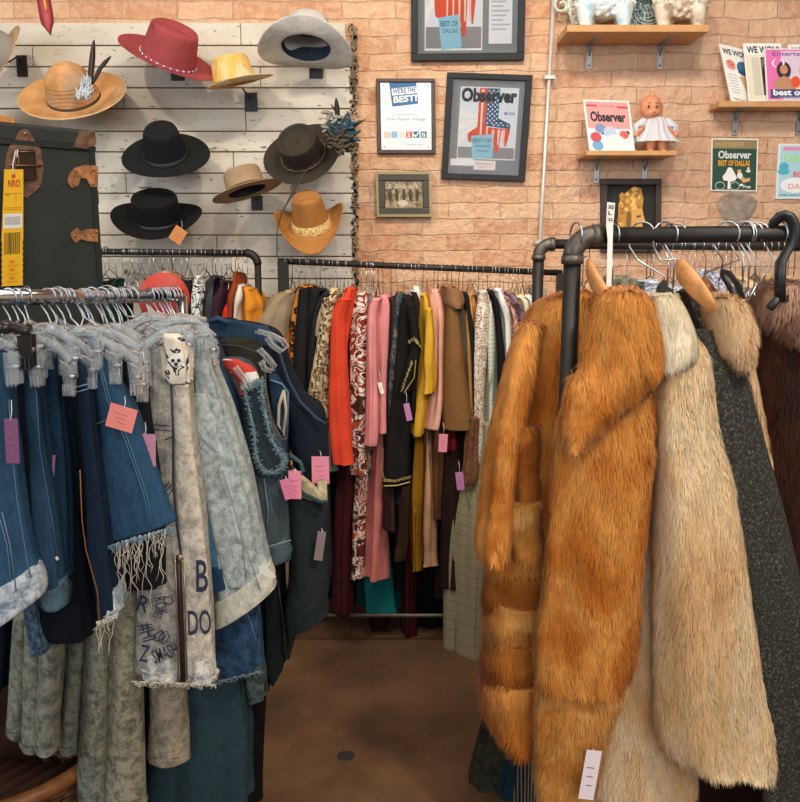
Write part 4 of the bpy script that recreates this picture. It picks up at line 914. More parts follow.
def animal(label, x0, x1, yb, body, face, seed, hd):
    Y = WY-.13; s = pxm(Y); b0 = P((x0+x1)/2, yb, Y); dz = z1-b0.z; b0.z = z1
    def A(x, y, d=0): p = P(x, y, Y-d); p.z += dz; return p
    t = thing('china_animal', label, 'figurine', b0); g = G(); r = random.Random(seed); mid = (x0+x1)/2; hw = (x1-x0)/2
    g.ball(A(mid, yb-28), hw*.98*s, 15*s, 15*s, 20, 12)
    for x, d in ((x0+9, 9*s), (x1-9, 9*s), (x0+12, -9*s), (x1-12, -9*s)):
        g.tube([A(x, yb-26, d), A(x, yb-16, d), A(x, yb-7, d), A(x, yb-3, d)], [9*s, 8*s, 6*s, 5.5*s], 14); g.ball(A(x+(1.5 if hd > 0 else -1.5), yb-3.2, d+2*s), 6.2*s, 6.5*s, 3.2*s)
    hx = mid+hd*hw*.8; g.tube([A(hx-hd*4, yb-34), A(hx, yb-46)], [10*s, 9*s], 14); g.ball(A(hx+hd*1, yb-54), 11*s, 10*s, 10*s); g.ball(A(hx+hd*10, yb-51), 6*s, 5*s, 4.5*s)
    for e in (-1, 1): g.ball(A(hx-hd*2, yb-52, e*10*s), 4*s, 3*s, 9*s)
    for k in range(260):
        th = r.uniform(0, 2*pi); ph = r.uniform(-1.1, 1.3); g.ball(A(mid, yb-28)+Vector((hw*.96*s*cos(th)*cos(ph), 14.5*s*sin(th)*cos(ph), 14.5*s*sin(ph))), r.uniform(1.8, 3)*s, n=7, m=5)
    o = obj('body', g, body, t); rm = o.modifiers.new('skin', 'REMESH'); rm.mode = 'VOXEL'; rm.voxel_size = .0035; rm.use_smooth_shade = True
    g = G(); [g.ball(A(hx+hd*6, yb-56, e*7*s), 1.4*s) for e in (-1, 1)]; g.ball(A(hx+hd*15.5, yb-52), 2*s); obj('eyes_and_nose', g, BLK, t)
def glaze(a, b2, c):
    m, nt, b = newmat('glaze'); nt.links.new(ramp(nt, noise(nt, coords(nt), 22, 4), [(.35, a), (.55, b2), (.7, c)]), b.inputs[0]); b.inputs['Roughness'].default_value = .35; return m
animal('white and pale blue curly china dog, left on the top shelf', 577, 633, 24.5, glaze('e6e4dc', 'cfe0e4', '9cc4d2'), None, 1, 1)
animal('white and brown speckled china lamb, right on the top shelf', 655, 708, 24.5, glaze('e4ddd0', 'cdbca4', '9a8468'), None, 2, -1)
Yb = WY-.035; t = thing('ornate_plate', 'dark teal plate with raised white vine pattern behind the china animals', 'plate', (P(643, 20, Yb).x, Yb, z1))
cpl = P(643, 0, Yb); cpl.z = z1+.115
obj('dish', G().lathe([(0, 0), (.08, .004), (.115, .016), (.112, .02), (.08, .009), (0, .006)], cpl+Vector((0, .012, 0)), Matrix.Rotation(pi/2, 3, 'X'), 40), floral(['2f4e54', '3c6068', 'b9c4bf', '2f4e54', '3c6068'], 40), t)
g = G()
for k in range(10):
    q0 = 2*pi*k/10; g.tube([cpl+Vector(((.045+.05*u)*cos(q0+2.2*u), -.012-.004*u, (.045+.05*u)*sin(q0+2.2*u))) for u in [j/7 for j in range(8)]], .0025, 5)
obj('vine_relief', g, plain('b9c8c4', .5), t)
t = thing('scroll_ornament', 'small cream scrollwork ornament left of the pale blue china dog', 'ornament', (P(570, 20, Yb).x, Yb-.03, z1)); g = G()
for cx_, cz_, r_, sg in ((562, 5, 9, 1), (573, 12, 7, -1), (566, -10, 10, 1), (577, 20, 5, 1)):
    cc = P(cx_, cz_, Yb-.03); g.tube([cc+Vector((sg*r_*pxm(Yb)*(1-u*.8)*cos(u*9), 0, r_*pxm(Yb)*(1-u*.8)*sin(u*9))) for u in [j/24 for j in range(25)]], .0055, 7)
g.tube([P(566, -18, Yb-.03), P(569, 5, Yb-.03), (P(575, 24, Yb-.03).x, Yb-.03, z1+.005)], .007, 7); g.bx(P(562, 20, Yb).x, P(580, 20, Yb).x, Yb-.045, Yb-.015, z1, z1+.012)
obj('scrolls', g, plain('c9d0c4', .5), t)

# ------------------------------------------------------------------ green trunk
ta = P(93, 130, 2.45); tb_ = P(0, 121.5, 2.27); U = (ta-tb_); U.z = 0; U.normalize(); N = Vector((U.y, -U.x, 0))
if N.y > 0: N = -N
ztop_ = ta.z; zbot = 1.20; Wt = .55; Dt = .36
Tm = Matrix((U, -N, Z_)).transposed()      # columns: right, into the trunk, up
def on(px, py, out=0):
    d = P(px, py, 1.0)-Vector((0, 0, H)); t_ = ((ta-Vector((0, 0, H))).dot(N))/d.dot(N); return Vector((0, 0, H))+d*t_+N*out
TR = plain('2b3230', .5, var=.12, scale=14); BR = plain('b07a4c', .6, .2, var=.3, scale=60); BR2 = plain('7a5a44', .6, .2, var=.3, scale=60)
cen = ta-U*Wt/2-N*Dt/2
t = thing('trunk', 'dark green upright travel trunk with rusty metal fittings on the left', 'trunk', (cen.x, cen.y, zbot))
zs_ = on(97, 149).z
o = obj('trunk_body', G().obx(Vector((cen.x, cen.y, (zbot+zs_)/2-.002)), Tm, Wt, Dt, zs_-zbot-.004), TR, t, smooth=False); bevel(o, .008, 3)
o = obj('lid', G().obx(Vector((cen.x, cen.y, (ztop_+zs_)/2)), Tm, Wt+.006, Dt+.006, ztop_-zs_), TR, t, smooth=False); bevel(o, .010, 3)
g = G(); g.obx(Vector((cen.x, cen.y, zs_))+N*(Dt/2+.003)*1, Tm, Wt+.004, .006, .012); g.obx(Vector((ta.x, ta.y, (zbot+zs_)/2))-U*.008+N*.001, Tm, .016, .006, zs_-zbot); obj('edge_binding', g, plain('1f2624', .5), t, smooth=False)
def plate(pts, m, name, out=.005, th=.004, parent=t):
    a = [on(x, y, out) for x, y in pts]; b = [p-N*th for p in a]; o = obj(name, G().loft([b, a]), m, parent, smooth=False); return o
plate([(5, 160), (8, 148), (14, 140), (19, 131), (24, 129), (29, 132), (34, 141), (40, 150), (41, 158), (43, 168), (41, 182), (39, 188), (33, 193), (26, 198), (18, 195), (8, 190), (4, 176)], BR2, 'lock_plate')
plate([(16, 150), (33, 150), (34, 176), (32, 181), (18, 181), (15, 176)], plain('3d2f26', .4, .4), 'hasp', .010)
g = G(); g.tube([on(16, 152, .013), on(33, 152, .013), on(34, 180, .013), on(17, 180, .013), on(16, 152, .013)], .0022, 6); g.tube([on(10, 166, .010), on(16, 166, .016), on(34, 166, .016), on(40, 166, .010)], .0025, 6)
obj('latch_wire', g, plain('8a6a50', .35, .8), t)
g = G(); [g.ball(on(x, y, .006), .0042, n=8, m=6) for x, y in ((24, 134), (10, 165), (38, 166), (37, 187), (10, 188), (73, 185), (92, 184), (75, 171), (93, 170), (74, 236), (92, 236), (78, 142), (90, 133), (95, 232))]
obj('rivets', g, plain('a97a50', .35, .7), t)
plate([(72, 147), (78, 131), (93, 131), (95, 145), (84, 149)], BR2, 'corner_plate', .010)
plate([(97, 166), (97, 187), (90, 187), (86, 179), (80, 178), (77, 186), (71, 188), (67, 183), (68, 175), (74, 168), (84, 165)], BR, 'corner_plate', .006)
plate([(97, 229), (97, 242), (86, 241), (80, 239), (75, 243), (70, 237), (70, 233), (76, 228), (81, 231), (86, 229)], BR, 'corner_plate', .006)
s1 = ta+U*.004; g = G(); g.tube([Vector((s1.x, s1.y, on(97, 188).z))-N*.05, Vector((s1.x, s1.y, on(97, 190).z))-N*.05+U*.02, Vector((s1.x, s1.y, on(97, 202).z))-N*.05+U*.02, Vector((s1.x, s1.y, on(97, 204).z))-N*.05], .006, 8)
obj('handle', g, plain('1f2020', .5), t)
# cabinet under the trunk
t = thing('cabinet', 'plain dark wooden cabinet carrying the green trunk behind the chrome rail', 'cabinet', (cen.x, cen.y, 0)); DW = plain('4a3222', .5, var=.2, scale=12)
g = G().obx(Vector((cen.x, cen.y, .58)), Tm, Wt+.06, Dt+.02, 1.16); g.obx(Vector((cen.x, cen.y, 1.18)), Tm, Wt+.1, Dt+.06, .04); obj('carcass', g, DW, t, smooth=False)
for e in (-1, 1):
    dn = obj('door', G().obx(Vector((cen.x, cen.y, .6))+N*(Dt/2+.02)+U*e*(Wt/4+.01), Tm, Wt/2, .02, 1.05), DW, t, smooth=False); obj('knob', G().ball(Vector((cen.x, cen.y, .7))+N*(Dt/2+.042)+U*e*.04, .014), BR, dn)
# yellow ticket hanging from the hasp
tk = thing('ticket', 'long yellow printed ticket with barcode hanging from the trunk lock', 'ticket', on(12, 287, .03))
YL = 'f6bd1e'
pts = [(3, 170), (22, 170)]+[(22.0-(.9 if k % 2 else 0), 240+k*2.8) for k in range(17)]+[(0.4+(.9 if k % 2 else 0), 286-k*2.8) for k in range(17)]+[(3, 175)]
def onp(pts, out): return [on(x-3.5, y, out) for x, y in pts]
g = G().loft([onp(pts, .028), onp(pts, .0295)]); obj('card', g, plain(YL, .6), tk, smooth=False)
class Tk(Panel):
    def __init__(s): s.o = on(-1, 170, .0297); s.u = on(18.5, 170, .0297)-s.o; s.v = on(-2.5, 287, .0297)-s.o; s.n = N; s.g = G(); s.mats = []; s.k = 0
p = Tk(); RD = plain('c8441f', .7); OR = plain('c98a1c', .7)
p.text(RD, 'NRO', .22, .085, .84, .15, .0004, .03); p.ell(RD, .5, .055, .1, .02, .0004); p.ell(plain('5a3010', .7), .5, .045, .05, .01, .0006)
for a, b in ((.2, .32), (.24, .44)): p.slab(OR, .05, b-.12, .95, b-.115, 0, .0004)
p.slab(OR, .62, .19, .64, .30, 0, .0004); p.slab(OR, .05, .335, .95, .34, 0, .0004); p.text(OR, 'Size', .1, .2, .32, .222, .0004)
p.slab(PAPER, .02, .375, .98, .50, 0, .0003); rr = random.Random(2)
for k in range(18): p.slab(plain('8d8a86', .8), .08+.045*k, .40, .10+.045*k, .47, .0003, .0005)
x = .08
while x < .9:
    wq = rr.choice([.02, .035, .05]); p.slab(plain('4a3a10', .7), x, .535, x+wq, .72, 0, .0004); x += wq+rr.choice([.025, .04])
for v_ in (.80, .87, .94):
    p.text(RD, 'NRO', .35, v_-.03, .65, v_, .0004, .01)
    for k in range(2): p.slab(OR, .25, v_+.012+.012*k, .8, v_+.016+.012*k, 0, .0003)
p.build('print', tk)
obj('string', G().tube([on(8.5, 176, .0305), on(8, 165, .03), on(12, 152, .022), on(15, 149, .016), on(13, 158, .024)], .0016, 5), plain('e8e4da', .8), tk)
# ------------------------------------------------------------------ denim in the left foreground
STI = plain('b98a4a', .8); THR = plain('d9cfc0', .9)
def piece(name, label, cat, m, Y, dep, rows, **k):
    rod = k.pop('rod', None)
    yb = max(r[0] for r in rows); last = rows[-1]; xm = (last[1]+last[-1])/2
    t = thing(name, label, cat, P(xm, yb, Y+dep/2)); obj('body', cloft(G(), rows, Y, dep, **k), m, t); return t
def part(t, name, m, Y, dep, rows, label=None, **k):
    k.setdefault('shoulders', False); o = obj(name, cloft(G(), rows, Y, dep, **k), m, t)
    if label: tag(o, label)
    return o
def seam(t, pts, Y, m=STI, r=.0011, name='stitching', label=None):
    g = G()
    for line in (pts if isinstance(pts[0], list) else [pts]): g.tube([P(x, y, Y) for x, y in line], r, 5)
    o = obj(name, g, m, t)
    if label: tag(o, label)
    return o
def frays(t, a, b, Y, n, ln, seed, m=THR, r=.0006, cur=4, name='frayed_threads'):
    g = G(); q = random.Random(seed)
    for k in range(n):
        u = q.random(); x = a[0]+(b[0]-a[0])*u; y = a[1]+(b[1]-a[1])*u; L_ = ln*q.uniform(.3, 1)*(q.random()**.8+.2); pts = []; yy = Y-q.uniform(.0, .02); dx = q.uniform(-1, 1)*cur
        for j in range(8):
            v = j/7; pts.append(P(x+dx*v+sin(v*q.uniform(3, 7)+k)*cur*.5, y+L_*v, yy))
        g.tube(pts, r*q.uniform(.6, 1.3), 4)
    return obj(name, g, m, t)
SM = dict(folds=3, amp=.006, ex=3)
Y0 = 1.40
# a
t = piece('denim_shorts', 'mid blue denim shorts with white-edged rolled cuff at the left edge', 'shorts', denim('2f5d86', .3), 1.42, .10, [(352,-60,2),(380,-62,8),(430,-66,10),(500,-70,18),(560,-70,30),(632,-62,584,40)], **SM)
part(t, 'cuff', denim('7f9ab5', .4, True, 'd3dbe2'), 1.405, .13, [(624,-70,574,30), (640,-70,580,38), (652,-66,600,42), (664,-60,604,38)], 'pale rolled-up cuff', folds=2, amp=.004)
seam(t, [[(2,512),(10,545),(16,590)],[(-2,512),(7,545),(12,590)]], 1.413, plain('5f7f98', .8)); seam(t, [(9,400),(12,450),(17,500),(27,560),(31,578)], 1.425, plain('4f7090', .8))
# b
t = piece('denim_shorts', 'blue denim shorts with grey-green cuff, second from the left edge', 'shorts', denim('2b4f72', .3), 1.50, .09, [(345,26,36),(385,22,38),(450,24,44),(500,26,52),(560,33,60),(598,38,590,63)], **SM)
part(t, 'cuff', denim('4f6f82', .3), 1.492, .1, [(596,32,588,62),(606,34,600,65),(614,42,610,66)], 'paler turned-up cuff', folds=2, amp=.003)
pricetag(t, 12, 441, 14, 47, 1.40, plain('7a4a6e', .7), -.03, string=20)
seam(t, [(36,390),(40,450),(52,520),(58,560)], 1.496, plain('47637a', .8)); seam(t, [(56,557),(58,560)], 1.49, THR, .003, 'button', 'white button')
# c
t = piece('denim_shorts', 'near-black denim shorts showing pocket ends between the blue shorts', 'shorts', denim('151d28', .3), 1.58, .10, [(378,2,30),(420,0,62),(500,5,75),(580,10,85),(636,35,92),(642,44,88)], **SM)
part(t, 'pocket_bag', denim('2b4257', .5, True, '62809a'), 1.56, .03, [(600,22,38),(630,26,42),(650,28,46),(656,30,44)], 'dangling pocket end')
seam(t, [[(54,455),(52,495)]], 1.55, plain('8f5f86', .8), .003, 'tag_edge')
t = piece('denim_jeans', 'dark teal blue jeans leg with fine creases behind the indigo shorts', 'jeans', denim('1c3a54', .35), 1.56, .08, [(360,40,58),(400,38,64),(470,42,70),(560,44,72),(600,50,74)], **SM)
# d
t = piece('denim_shorts', 'dark indigo cut-off shorts with orange side seam and frayed hem', 'shorts', denim('182a45', .3), 1.52, .10, [(366,70,88),(385,72,92),(440,76,97),(500,82,104),(560,86,112),(622,98,612,119)], **SM)
seam(t, [(80,470),(82,520),(86,550),(97,590),(100,618)], 1.513, plain('8a5a3c', .8)); seam(t, [[(73,388),(88,384)],[(73,393),(88,389)]], 1.513, plain('7a8ba0', .8))
frays(t, (98, 622), (119, 612), 1.51, 26, 9, 11); frays(t, (96, 622), (112, 618), 1.51, 10, 48, 12); part(t, 'frayed_hem', denim('7390a8', .3, True, 'c3ccd2'), 1.512, .11, [(620,98,610,119),(626,100,616,121)], 'pale frayed hem')
# e
t = piece('denim_skirt', 'medium blue raw-hem denim skirt with pink price card, front centre of the chrome rack', 'skirt', denim('2a587e', .28), 1.56, .08, [(344,84,95),(362,86,99),(400,92,127),(440,96,143),(490,101,161),(545,107,525,174)], folds=2, amp=.004, ex=3)
seam(t, [[(96,352),(107,400),(125,440),(144,495),(151,530)],[(98,352),(110,400),(128,440),(147,495),(153,529)]], 1.552, plain('4a6f8c', .8)); seam(t, [(94,425),(112,418)], 1.552, plain('56788f', .8)); seam(t, [[(88,358),(98,354)],[(88,372),(101,368)]], 1.552, STI)
frays(t, (108, 546), (172, 527), 1.55, 160, 7, 13, plain('6f90a6', .9)); frays(t, (122, 541), (164, 529), 1.55, 40, 66, 14, cur=6); frays(t, (112, 545), (122, 541), 1.55, 8, 46, 15)
pt = pricetag(t, 121.5, 418, 28, 25, 1.50, plain('e8877c', .7), -.30, string=10, label='salmon pink square price card')
# f
t = piece('denim_shorts', 'black denim shorts hanging behind the raw-hem blue skirt', 'shorts', denim('17191c', .3), 1.66, .10, [(366,106,140),(400,104,146),(480,112,158),(560,116,164),(590,120,164)], **SM)
pricetag(t, 145, 450, 22, 34, 1.58, plain('b9849c', .7), -.05, string=12, label='dusty pink price tag')
# g acid washed jacket with graffiti
AC = denim('7f7f7a', .4, True, 'b9b3a6')
t = piece('denim_jacket', 'acid-washed denim jacket with inked graffiti, open zip and frayed hem', 'jacket', AC, 1.72, .10, [(352,150,188),(372,146,190),(420,144,194),(500,148,203),(560,140,208),(620,136,213),(678,134,684,214)], folds=2, amp=.004, ex=3)
part(t, 'front_panel', denim('9b968b', .3, True, 'd8cfbf'), 1.708, .03, [(385,171,189),(440,173,193),(500,175,200),(560,179,206),(640,182,212),(684,184,215)], 'cream washed front panel with letters', folds=1, amp=.002)
seam(t, [(171,385),(173,430),(173,480),(176,520),(181,555)], 1.70, plain('1f2b45', .8), .0022)
g = G(); g.tube([P(178, 556, 1.70), P(180, 600, 1.70), P(182, 640, 1.70), P(183, 682, 1.70)], .006, 8); o = obj('zip', g, plain('2a211e', .5, .3), t)
g = G(); g.tube([P(175, 556, 1.697), P(177, 600, 1.697), P(178.5, 680, 1.697)], .0016, 6); g.tube([P(184, 556, 1.697), P(185, 600, 1.697), P(187, 680, 1.697)], .0016, 6); g.ball(P(180, 558, 1.695), .006, .004, .008); obj('zip_teeth', g, plain('a9957a', .35, .8), o)
NV = plain('262c48', .8)
def ink(t, s, x0, y0, x1, y1, Y, m=NV, rot=0, bold=.01, name='inked_lettering'):
    vs, fs = textgeo(s, bold); cx_, cy_ = (x0+x1)/2, (y0+y1)/2; out = []
    for x, y in vs:
        px = x0+(x1-x0)*x; py = y1+(y0-y1)*y; dx, dy = px-cx_, py-cy_; out.append(P(cx_+dx*cos(rot)-dy*sin(rot), cy_+dx*sin(rot)+dy*cos(rot), Y))
    return obj(name, G().add(out, fs), m, t, smooth=False)
ink(t, 'B', 196, 560, 208, 592, 1.699); ink(t, 'DO', 188, 610, 211, 635, 1.699, rot=-.04); ink(t, 'SMASH', 152, 646, 178, 660, 1.702, rot=-.35); ink(t, 'Z', 140, 645, 149, 662, 1.702, rot=.2); ink(t, 'R', 138, 596, 149, 612, 1.702, rot=.3); ink(t, '#HI', 138, 624, 156, 640, 1.702, rot=1.3); ink(t, 'ROK', 152, 600, 170, 612, 1.702, rot=1.4)
q = random.Random(9)
for k in range(5):
    g = G(); cx_, cy_ = q.uniform(146, 172), q.uniform(598, 640); g.tube([P(cx_+q.uniform(3, 7)*cos(a*.9), cy_+q.uniform(3, 9)*sin(a*.9), 1.702) for a in range(8)], .0012, 4)
    obj('inked_scribble', g, NV, t)
[obj('stitching', G().tube([P(x0, y0, 1.702), P(x1, y1, 1.702)], .0012, 4), NV, t) for x0, y0, x1, y1 in ((146,429,172,431),(147,424,170,426),(160,500,172,484),(158,496,170,481),(161,505,173,489),(165,440,172,437))]
part(t, 'frayed_hem', denim('8d99a8', .3, True, 'ded8cc'), 1.705, .11, [(672,133,676,184),(680,134,684,186)], 'white frayed hem'); part(t, 'frayed_hem', denim('8d99a8', .3, True, 'ded8cc'), 1.700, .05, [(677,185,676,215),(686,186,684,217)], 'white frayed hem')
frays(t, (134, 681), (216, 684), 1.698, 90, 6, 16)
t2 = piece('t_shirt', 'cream top with a dark skull print beneath the clear clip hanger', 'top', floral(['d9cfbc', 'd9cfbc', 'e6ddcc', '2b3040', 'd9cfbc'], 26), 1.70, .05, [(338,160,184),(352,160,188),(372,160,190),(384,166,190)], **SM)
g = G(); cc = P(176, 361, 1.694); s_ = pxm(1.69)
ring = [cc+Vector((8*s_*cos(q)*(1 if sin(q) > -.3 else .7), 0, 7*s_*sin(q))) for q in [2*pi*k/20 for k in range(20)]]; g.loft([ring, [p+Vector((0, .002, 0)) for p in ring]]); obj('skull_print', g, PAPER, t2, smooth=False)
g = G(); [g.ball(cc+Vector((x*s_, -.001, z*s_)), 2*s_, .001, 1.8*s_) for x, z in ((-3, .5), (3, .5), (0, -3))]; [g.obx(cc+Vector((x*s_, -.001, -5.5*s_)), Matrix.Identity(3), .8*s_, .001, 2*s_) for x in (-2, 0, 2)]; obj('skull_face', g, BLK, t2)
# h light jacket
t = piece('denim_jacket', 'very light washed denim jacket with bright blue patch and cream waistband', 'jacket', denim('93a5a8', .25, True, 'b9c4c2'), 1.80, .12, [(340,188,206),(365,188,212),(410,190,228),(480,198,248),(540,204,262),(628,210,588,273)], folds=3, amp=.007, ex=3)
part(t, 'waistband', denim('a9aca0', .2, True, 'cfcbba'), 1.79, .13, [(610,209,570,270),(622,210,582,274),(636,212,594,275)], 'cream ribbed waistband', folds=2, amp=.003)
part(t, 'patch', denim('3f7fae', .15), 1.793, .02, [(490,199,205),(515,200,220),(560,206,234),(592,212,578,238)], 'bright blue denim patch', folds=1, amp=.002); part(t, 'patch', denim('1d3d6a', .2), 1.789, .02, [(568,209,218),(580,209,224),(594,211,590,226)], 'navy patch', folds=1, amp=.001)
part(t, 'sleeve', denim('9aabad', .22, True, 'bfcac8'), 1.785, .05, [(395,192,206),(430,193,219),(480,200,232),(540,212,244),(590,226,250)], folds=1, amp=.004)
seam(t, [[(194,425),(203,440),(212,448),(217,452)],[(222,470),(232,500),(242,540),(246,580)],[(245,545),(252,565),(260,590)]], 1.78, plain('6d8288', .8)); g = G(); g.add([P(258, 566, 1.775), P(264, 564, 1.772), P(276, 577, 1.77), P(270, 578, 1.772), P(260, 573, 1.775)], [(0, 1, 2, 3, 4)]); o = obj('paper_tag', g, PAPER, t, smooth=False); m_ = o.modifiers.new('s', 'SOLIDIFY'); m_.thickness = .001
# i
t = piece('denim_jacket', 'plain mid blue denim jacket behind the very light one', 'jacket', denim('27496c', .25), 1.90, .10, [(335,196,214),(360,198,222),(410,206,236),(460,214,246),(520,222,252),(600,226,256)], **SM)
seam(t, [[(222,410),(232,432),(240,470)],[(219,412),(229,434),(237,472)]], 1.893)
t = piece('denim_jeans', 'dark blue jeans hanging low under the light denim jacket', 'jeans', denim('1d3954', .3, True, '34567a'), 1.88, .10, [(560,205,245),(600,205,255),(650,204,261),(684,202,670,263)], **SM)
seam(t, [(236,590),(250,620),(256,640)], 1.872, plain('6f8aa0', .8)); frays(t, (204, 684), (262, 670), 1.87, 60, 6, 17, plain('7f9098', .9))
# j frayed vest
t = piece('denim_vest', 'teal frayed-armhole denim vest with red and white plaid shoulder', 'vest', denim('48585f', .3), 1.96, .14, [(362,218,248),(375,222,258),(400,236,262),(450,241,282),(480,243,286),(540,246,290),(566,250,291)], folds=2, amp=.006, ex=3)
part(t, 'plaid_shoulder', plaid('cfd0cc', 'b9382c', 14, 14, .4), 1.945, .05, [(360,218,236),(368,222,252),(382,236,259),(396,238,250)], 'red and white plaid shoulder', folds=1, amp=.002)
part(t, 'side_panel', denim('303f48', .3), 1.945, .03, [(384,240,262),(420,243,268),(455,247,281),(470,252,283),(478,258,280)], 'darker inside of the armhole', folds=1, amp=.002)
loop = [(262,380),(252,386),(243,384),(248,405),(254,430),(256,455),(262,470),(274,473),(284,466),(285,456),(277,450),(270,435),(265,412),(262,395)]
g = G(); pl_ = [P(x, y, 1.935) for x, y in loop+loop[:1]]; g.tube(pl_, .0032, 6, cap=False); q = random.Random(4)
for k in range(700):
    u = q.random()*(len(pl_)-1); i = int(u); p = pl_[i].lerp(pl_[i+1], u-i); an = q.uniform(0, 2*pi); g.tube([p, p+Vector((cos(an), -.3, sin(an)))*q.uniform(.006, .013)], .0009, 3)
tag(obj('frayed_armhole', g, plain('6a8288', .9, var=.3, scale=200), t), 'pale frayed armhole edge')
part(t, 'waistband', denim('4c6068', .3), 1.945, .16, [(548,250,288),(556,251,292),(570,256,562,291)], folds=1, amp=.002); seam(t, [(251,548),(270,546),(291,540)], 1.94, plain('7f9aa0', .8)); seam(t, [(264,478),(268,510),(266,540)], 1.948, plain('5f8088', .8), .0012)
# k black vest
t = piece('denim_vest', 'washed black denim vest between the teal and navy vests', 'vest', denim('25241f', .4), 2.02, .14, [(342,214,255),(352,216,264),(375,232,266),(410,246,272),(440,256,284),(500,262,290),(560,262,292)], folds=2, amp=.005, ex=3)
seam(t, [(264,352),(266,390),(271,420),(282,440),(287,438)], 2.012, plain('5c564a', .8), .0022); seam(t, [(218,344),(240,346),(263,354)], 2.012, plain('4e4a40', .8))
t = piece('denim_vest', 'blue denim vest with pale armhole lining beside the black vest', 'vest', denim('23405c', .35), 2.04, .10, [(378,266,278),(390,266,286),(420,270,287),(440,276,287),(480,274,287)], **SM)
seam(t, [(284,390),(279,405),(278,425),(284,436),(286,410),(284,392)], 2.03, plain('a99f8a', .9), .0042, 'armhole_trim', 'pale woollen armhole trim'); seam(t, [(270,380),(282,384),(288,392),(287,437)], 2.035, plain('4f7088', .8), .003, 'armhole_edge')
# l navy
t = piece('denim_dress', 'large navy denim vest dress with paler edge, rightmost on the chrome rack', 'dress', denim('18222f', .35), 2.08, .14, [(322,208,240),(330,212,272),(345,236,285),(370,258,290),(400,272,304),(414,282,322),(450,290,328),(520,300,330),(575,300,332),(606,304,326)], folds=2, amp=.005, ex=3)
part(t, 'yoke', denim('26405c', .3), 2.07, .03, [(320,206,228),(326,208,262),(336,214,274),(346,236,272)], 'bluer shoulder yoke', folds=1, amp=.002)
seam(t, [(272,333),(280,355),(288,380),(300,402),(316,418),(326,424)], 2.07, plain('22384c', .8), .004, 'armhole_edge'); g = G(); g.tube([P(208, 322, 2.065), P(218, 318, 2.06), P(228, 323, 2.06)], .006, 8); obj('collar', g, denim('2c527c', .3), t)
pricetag(t, 320.5, 470, 18, 29, 2.02, PINK, 0, string=6, label='bright pink price tag')
t = piece('denim_vest', 'dark green denim vest with cream shearling lining at the armhole', 'vest', denim('1d2324', .45), 1.99, .14, [(484,284,296),(500,286,318),(520,286,328),(580,288,328),(615,286,328),(640,288,620,328)], folds=2, amp=.005, ex=3)
sh = part(t, 'shearling_lining', plain('a39678', .95, var=.2, scale=80), 1.975, .03, [(472,290,296),(480,294,306),(490,298,318),(498,302,326),(503,316,328)], 'cream shearling lining', folds=1, amp=.002)
seam(t, [(288,470),(292,482),(304,494),(320,502),(328,502)], 1.965, denim('2f4a50', .3), .005, 'armhole_edge'); seam(t, [(290,455),(300,462),(303,470),(298,476)], 1.96, denim('3f5f66', .3), .006, 'button_loop')
pricetag(t, 295, 485, 13, 30, 1.94, PINK, 0, string=3, label='pink price tag'); pricetag(t, 288, 489, 12, 22, 1.93, plain('cc7392', .7), .25, string=3, label='tilted pink price tag'); pricetag(t, 320, 546, 9, 32, 1.97, plain('7d6c70', .7), -.15, string=3, label='grey price tag')
t = piece('denim_jeans', 'dark charcoal jeans hanging behind the teal vest', 'jeans', denim('15191b', .5), 2.05, .10, [(560,262,284),(600,260,284),(660,262,286),(692,270,664,286)], **SM)
seam(t, [[(277,575),(283,620),(287,660)],[(263,640),(266,690)]], 2.04, plain('4c3c2c', .8))
t = piece('denim_skirt', 'stone-washed dark skirt edge low beside the teal skirt', 'skirt', denim('1d2a2e', .4, True, '54605e'), 2.02, .10, [(640,236,262),(670,240,266),(706,244,700,268)], **SM)
# lower tier
GA = denim('4b5148', .35, True, '878677'); GB = denim('565a4e', .35, True, '9a947f')
for lb, rows, Y, m, k in [
 ('grey-green acid-washed pleated skirt, leftmost of the low ones', [(600,8,80),(640,8,80),(700,6,78),(750,4,58)], 1.66, GA, 7),
 ('acid-washed grey skirt with rolled tube folds, second of the low ones', [(600,60,112),(650,60,112),(700,58,108),(758,56,78)], 1.70, GA, 6)]:
    pass
def flutes(label, cols, Y, m, seed):
    """skirt whose hem hangs in separate rounded flutes"""
    xs = [c[2] for c in cols]; t = thing('denim_skirt', label, 'skirt', P(sum(xs)/len(xs), 750, Y+.1)); g = G(); q = random.Random(seed)
    for i, (xa, xb, ya, yb_, wa, wb, d) in enumerate(cols):
        rows = [(ya, xa-wa, xa+wa), ((ya+yb_)/2, (xa+xb)/2-(wa+wb)/2, (xa+xb)/2+(wa+wb)/2), (yb_-14, xb-wb, xb+wb), (yb_, xb-wb*1.02, xb+wb*1.02)]
        cloft(g, rows, Y+d, .10, folds=2, amp=.003, seed=seed+i, ex=2.0, n=24, nr=16, shoulders=False)
    obj('body', g, m, t); g = G()
    for i, (xa, xb, ya, yb_, wa, wb, d) in enumerate(cols):
        g.tube([P(xb-wb*.55, yb_-10, Y+d+.001), P(xb, yb_-9, Y+d-.001), P(xb+wb*.55, yb_-10, Y+d+.001)], .0012, 5)
    obj('hem_stitching', g, plain('3c4340', .8), t); return t
flutes('grey-green acid-washed pleated skirt, leftmost of the low-hanging skirts', [(22,13,620,742,12,10,.05),(33,30,620,756,12,14,.03),(50,44,620,757,14,14,0)], 1.66, GA, 3)
flutes('acid-washed grey skirt in tube folds hanging under the dark shorts', [(78,66,612,757,13,11,.06),(96,90,606,808,14,17,.02)], 1.72, GA, 4)
flutes('beige-grey acid-washed skirt hanging lowest under the graffiti jacket', [(122,122,575,812,16,24,.0)], 1.74, GB, 5)
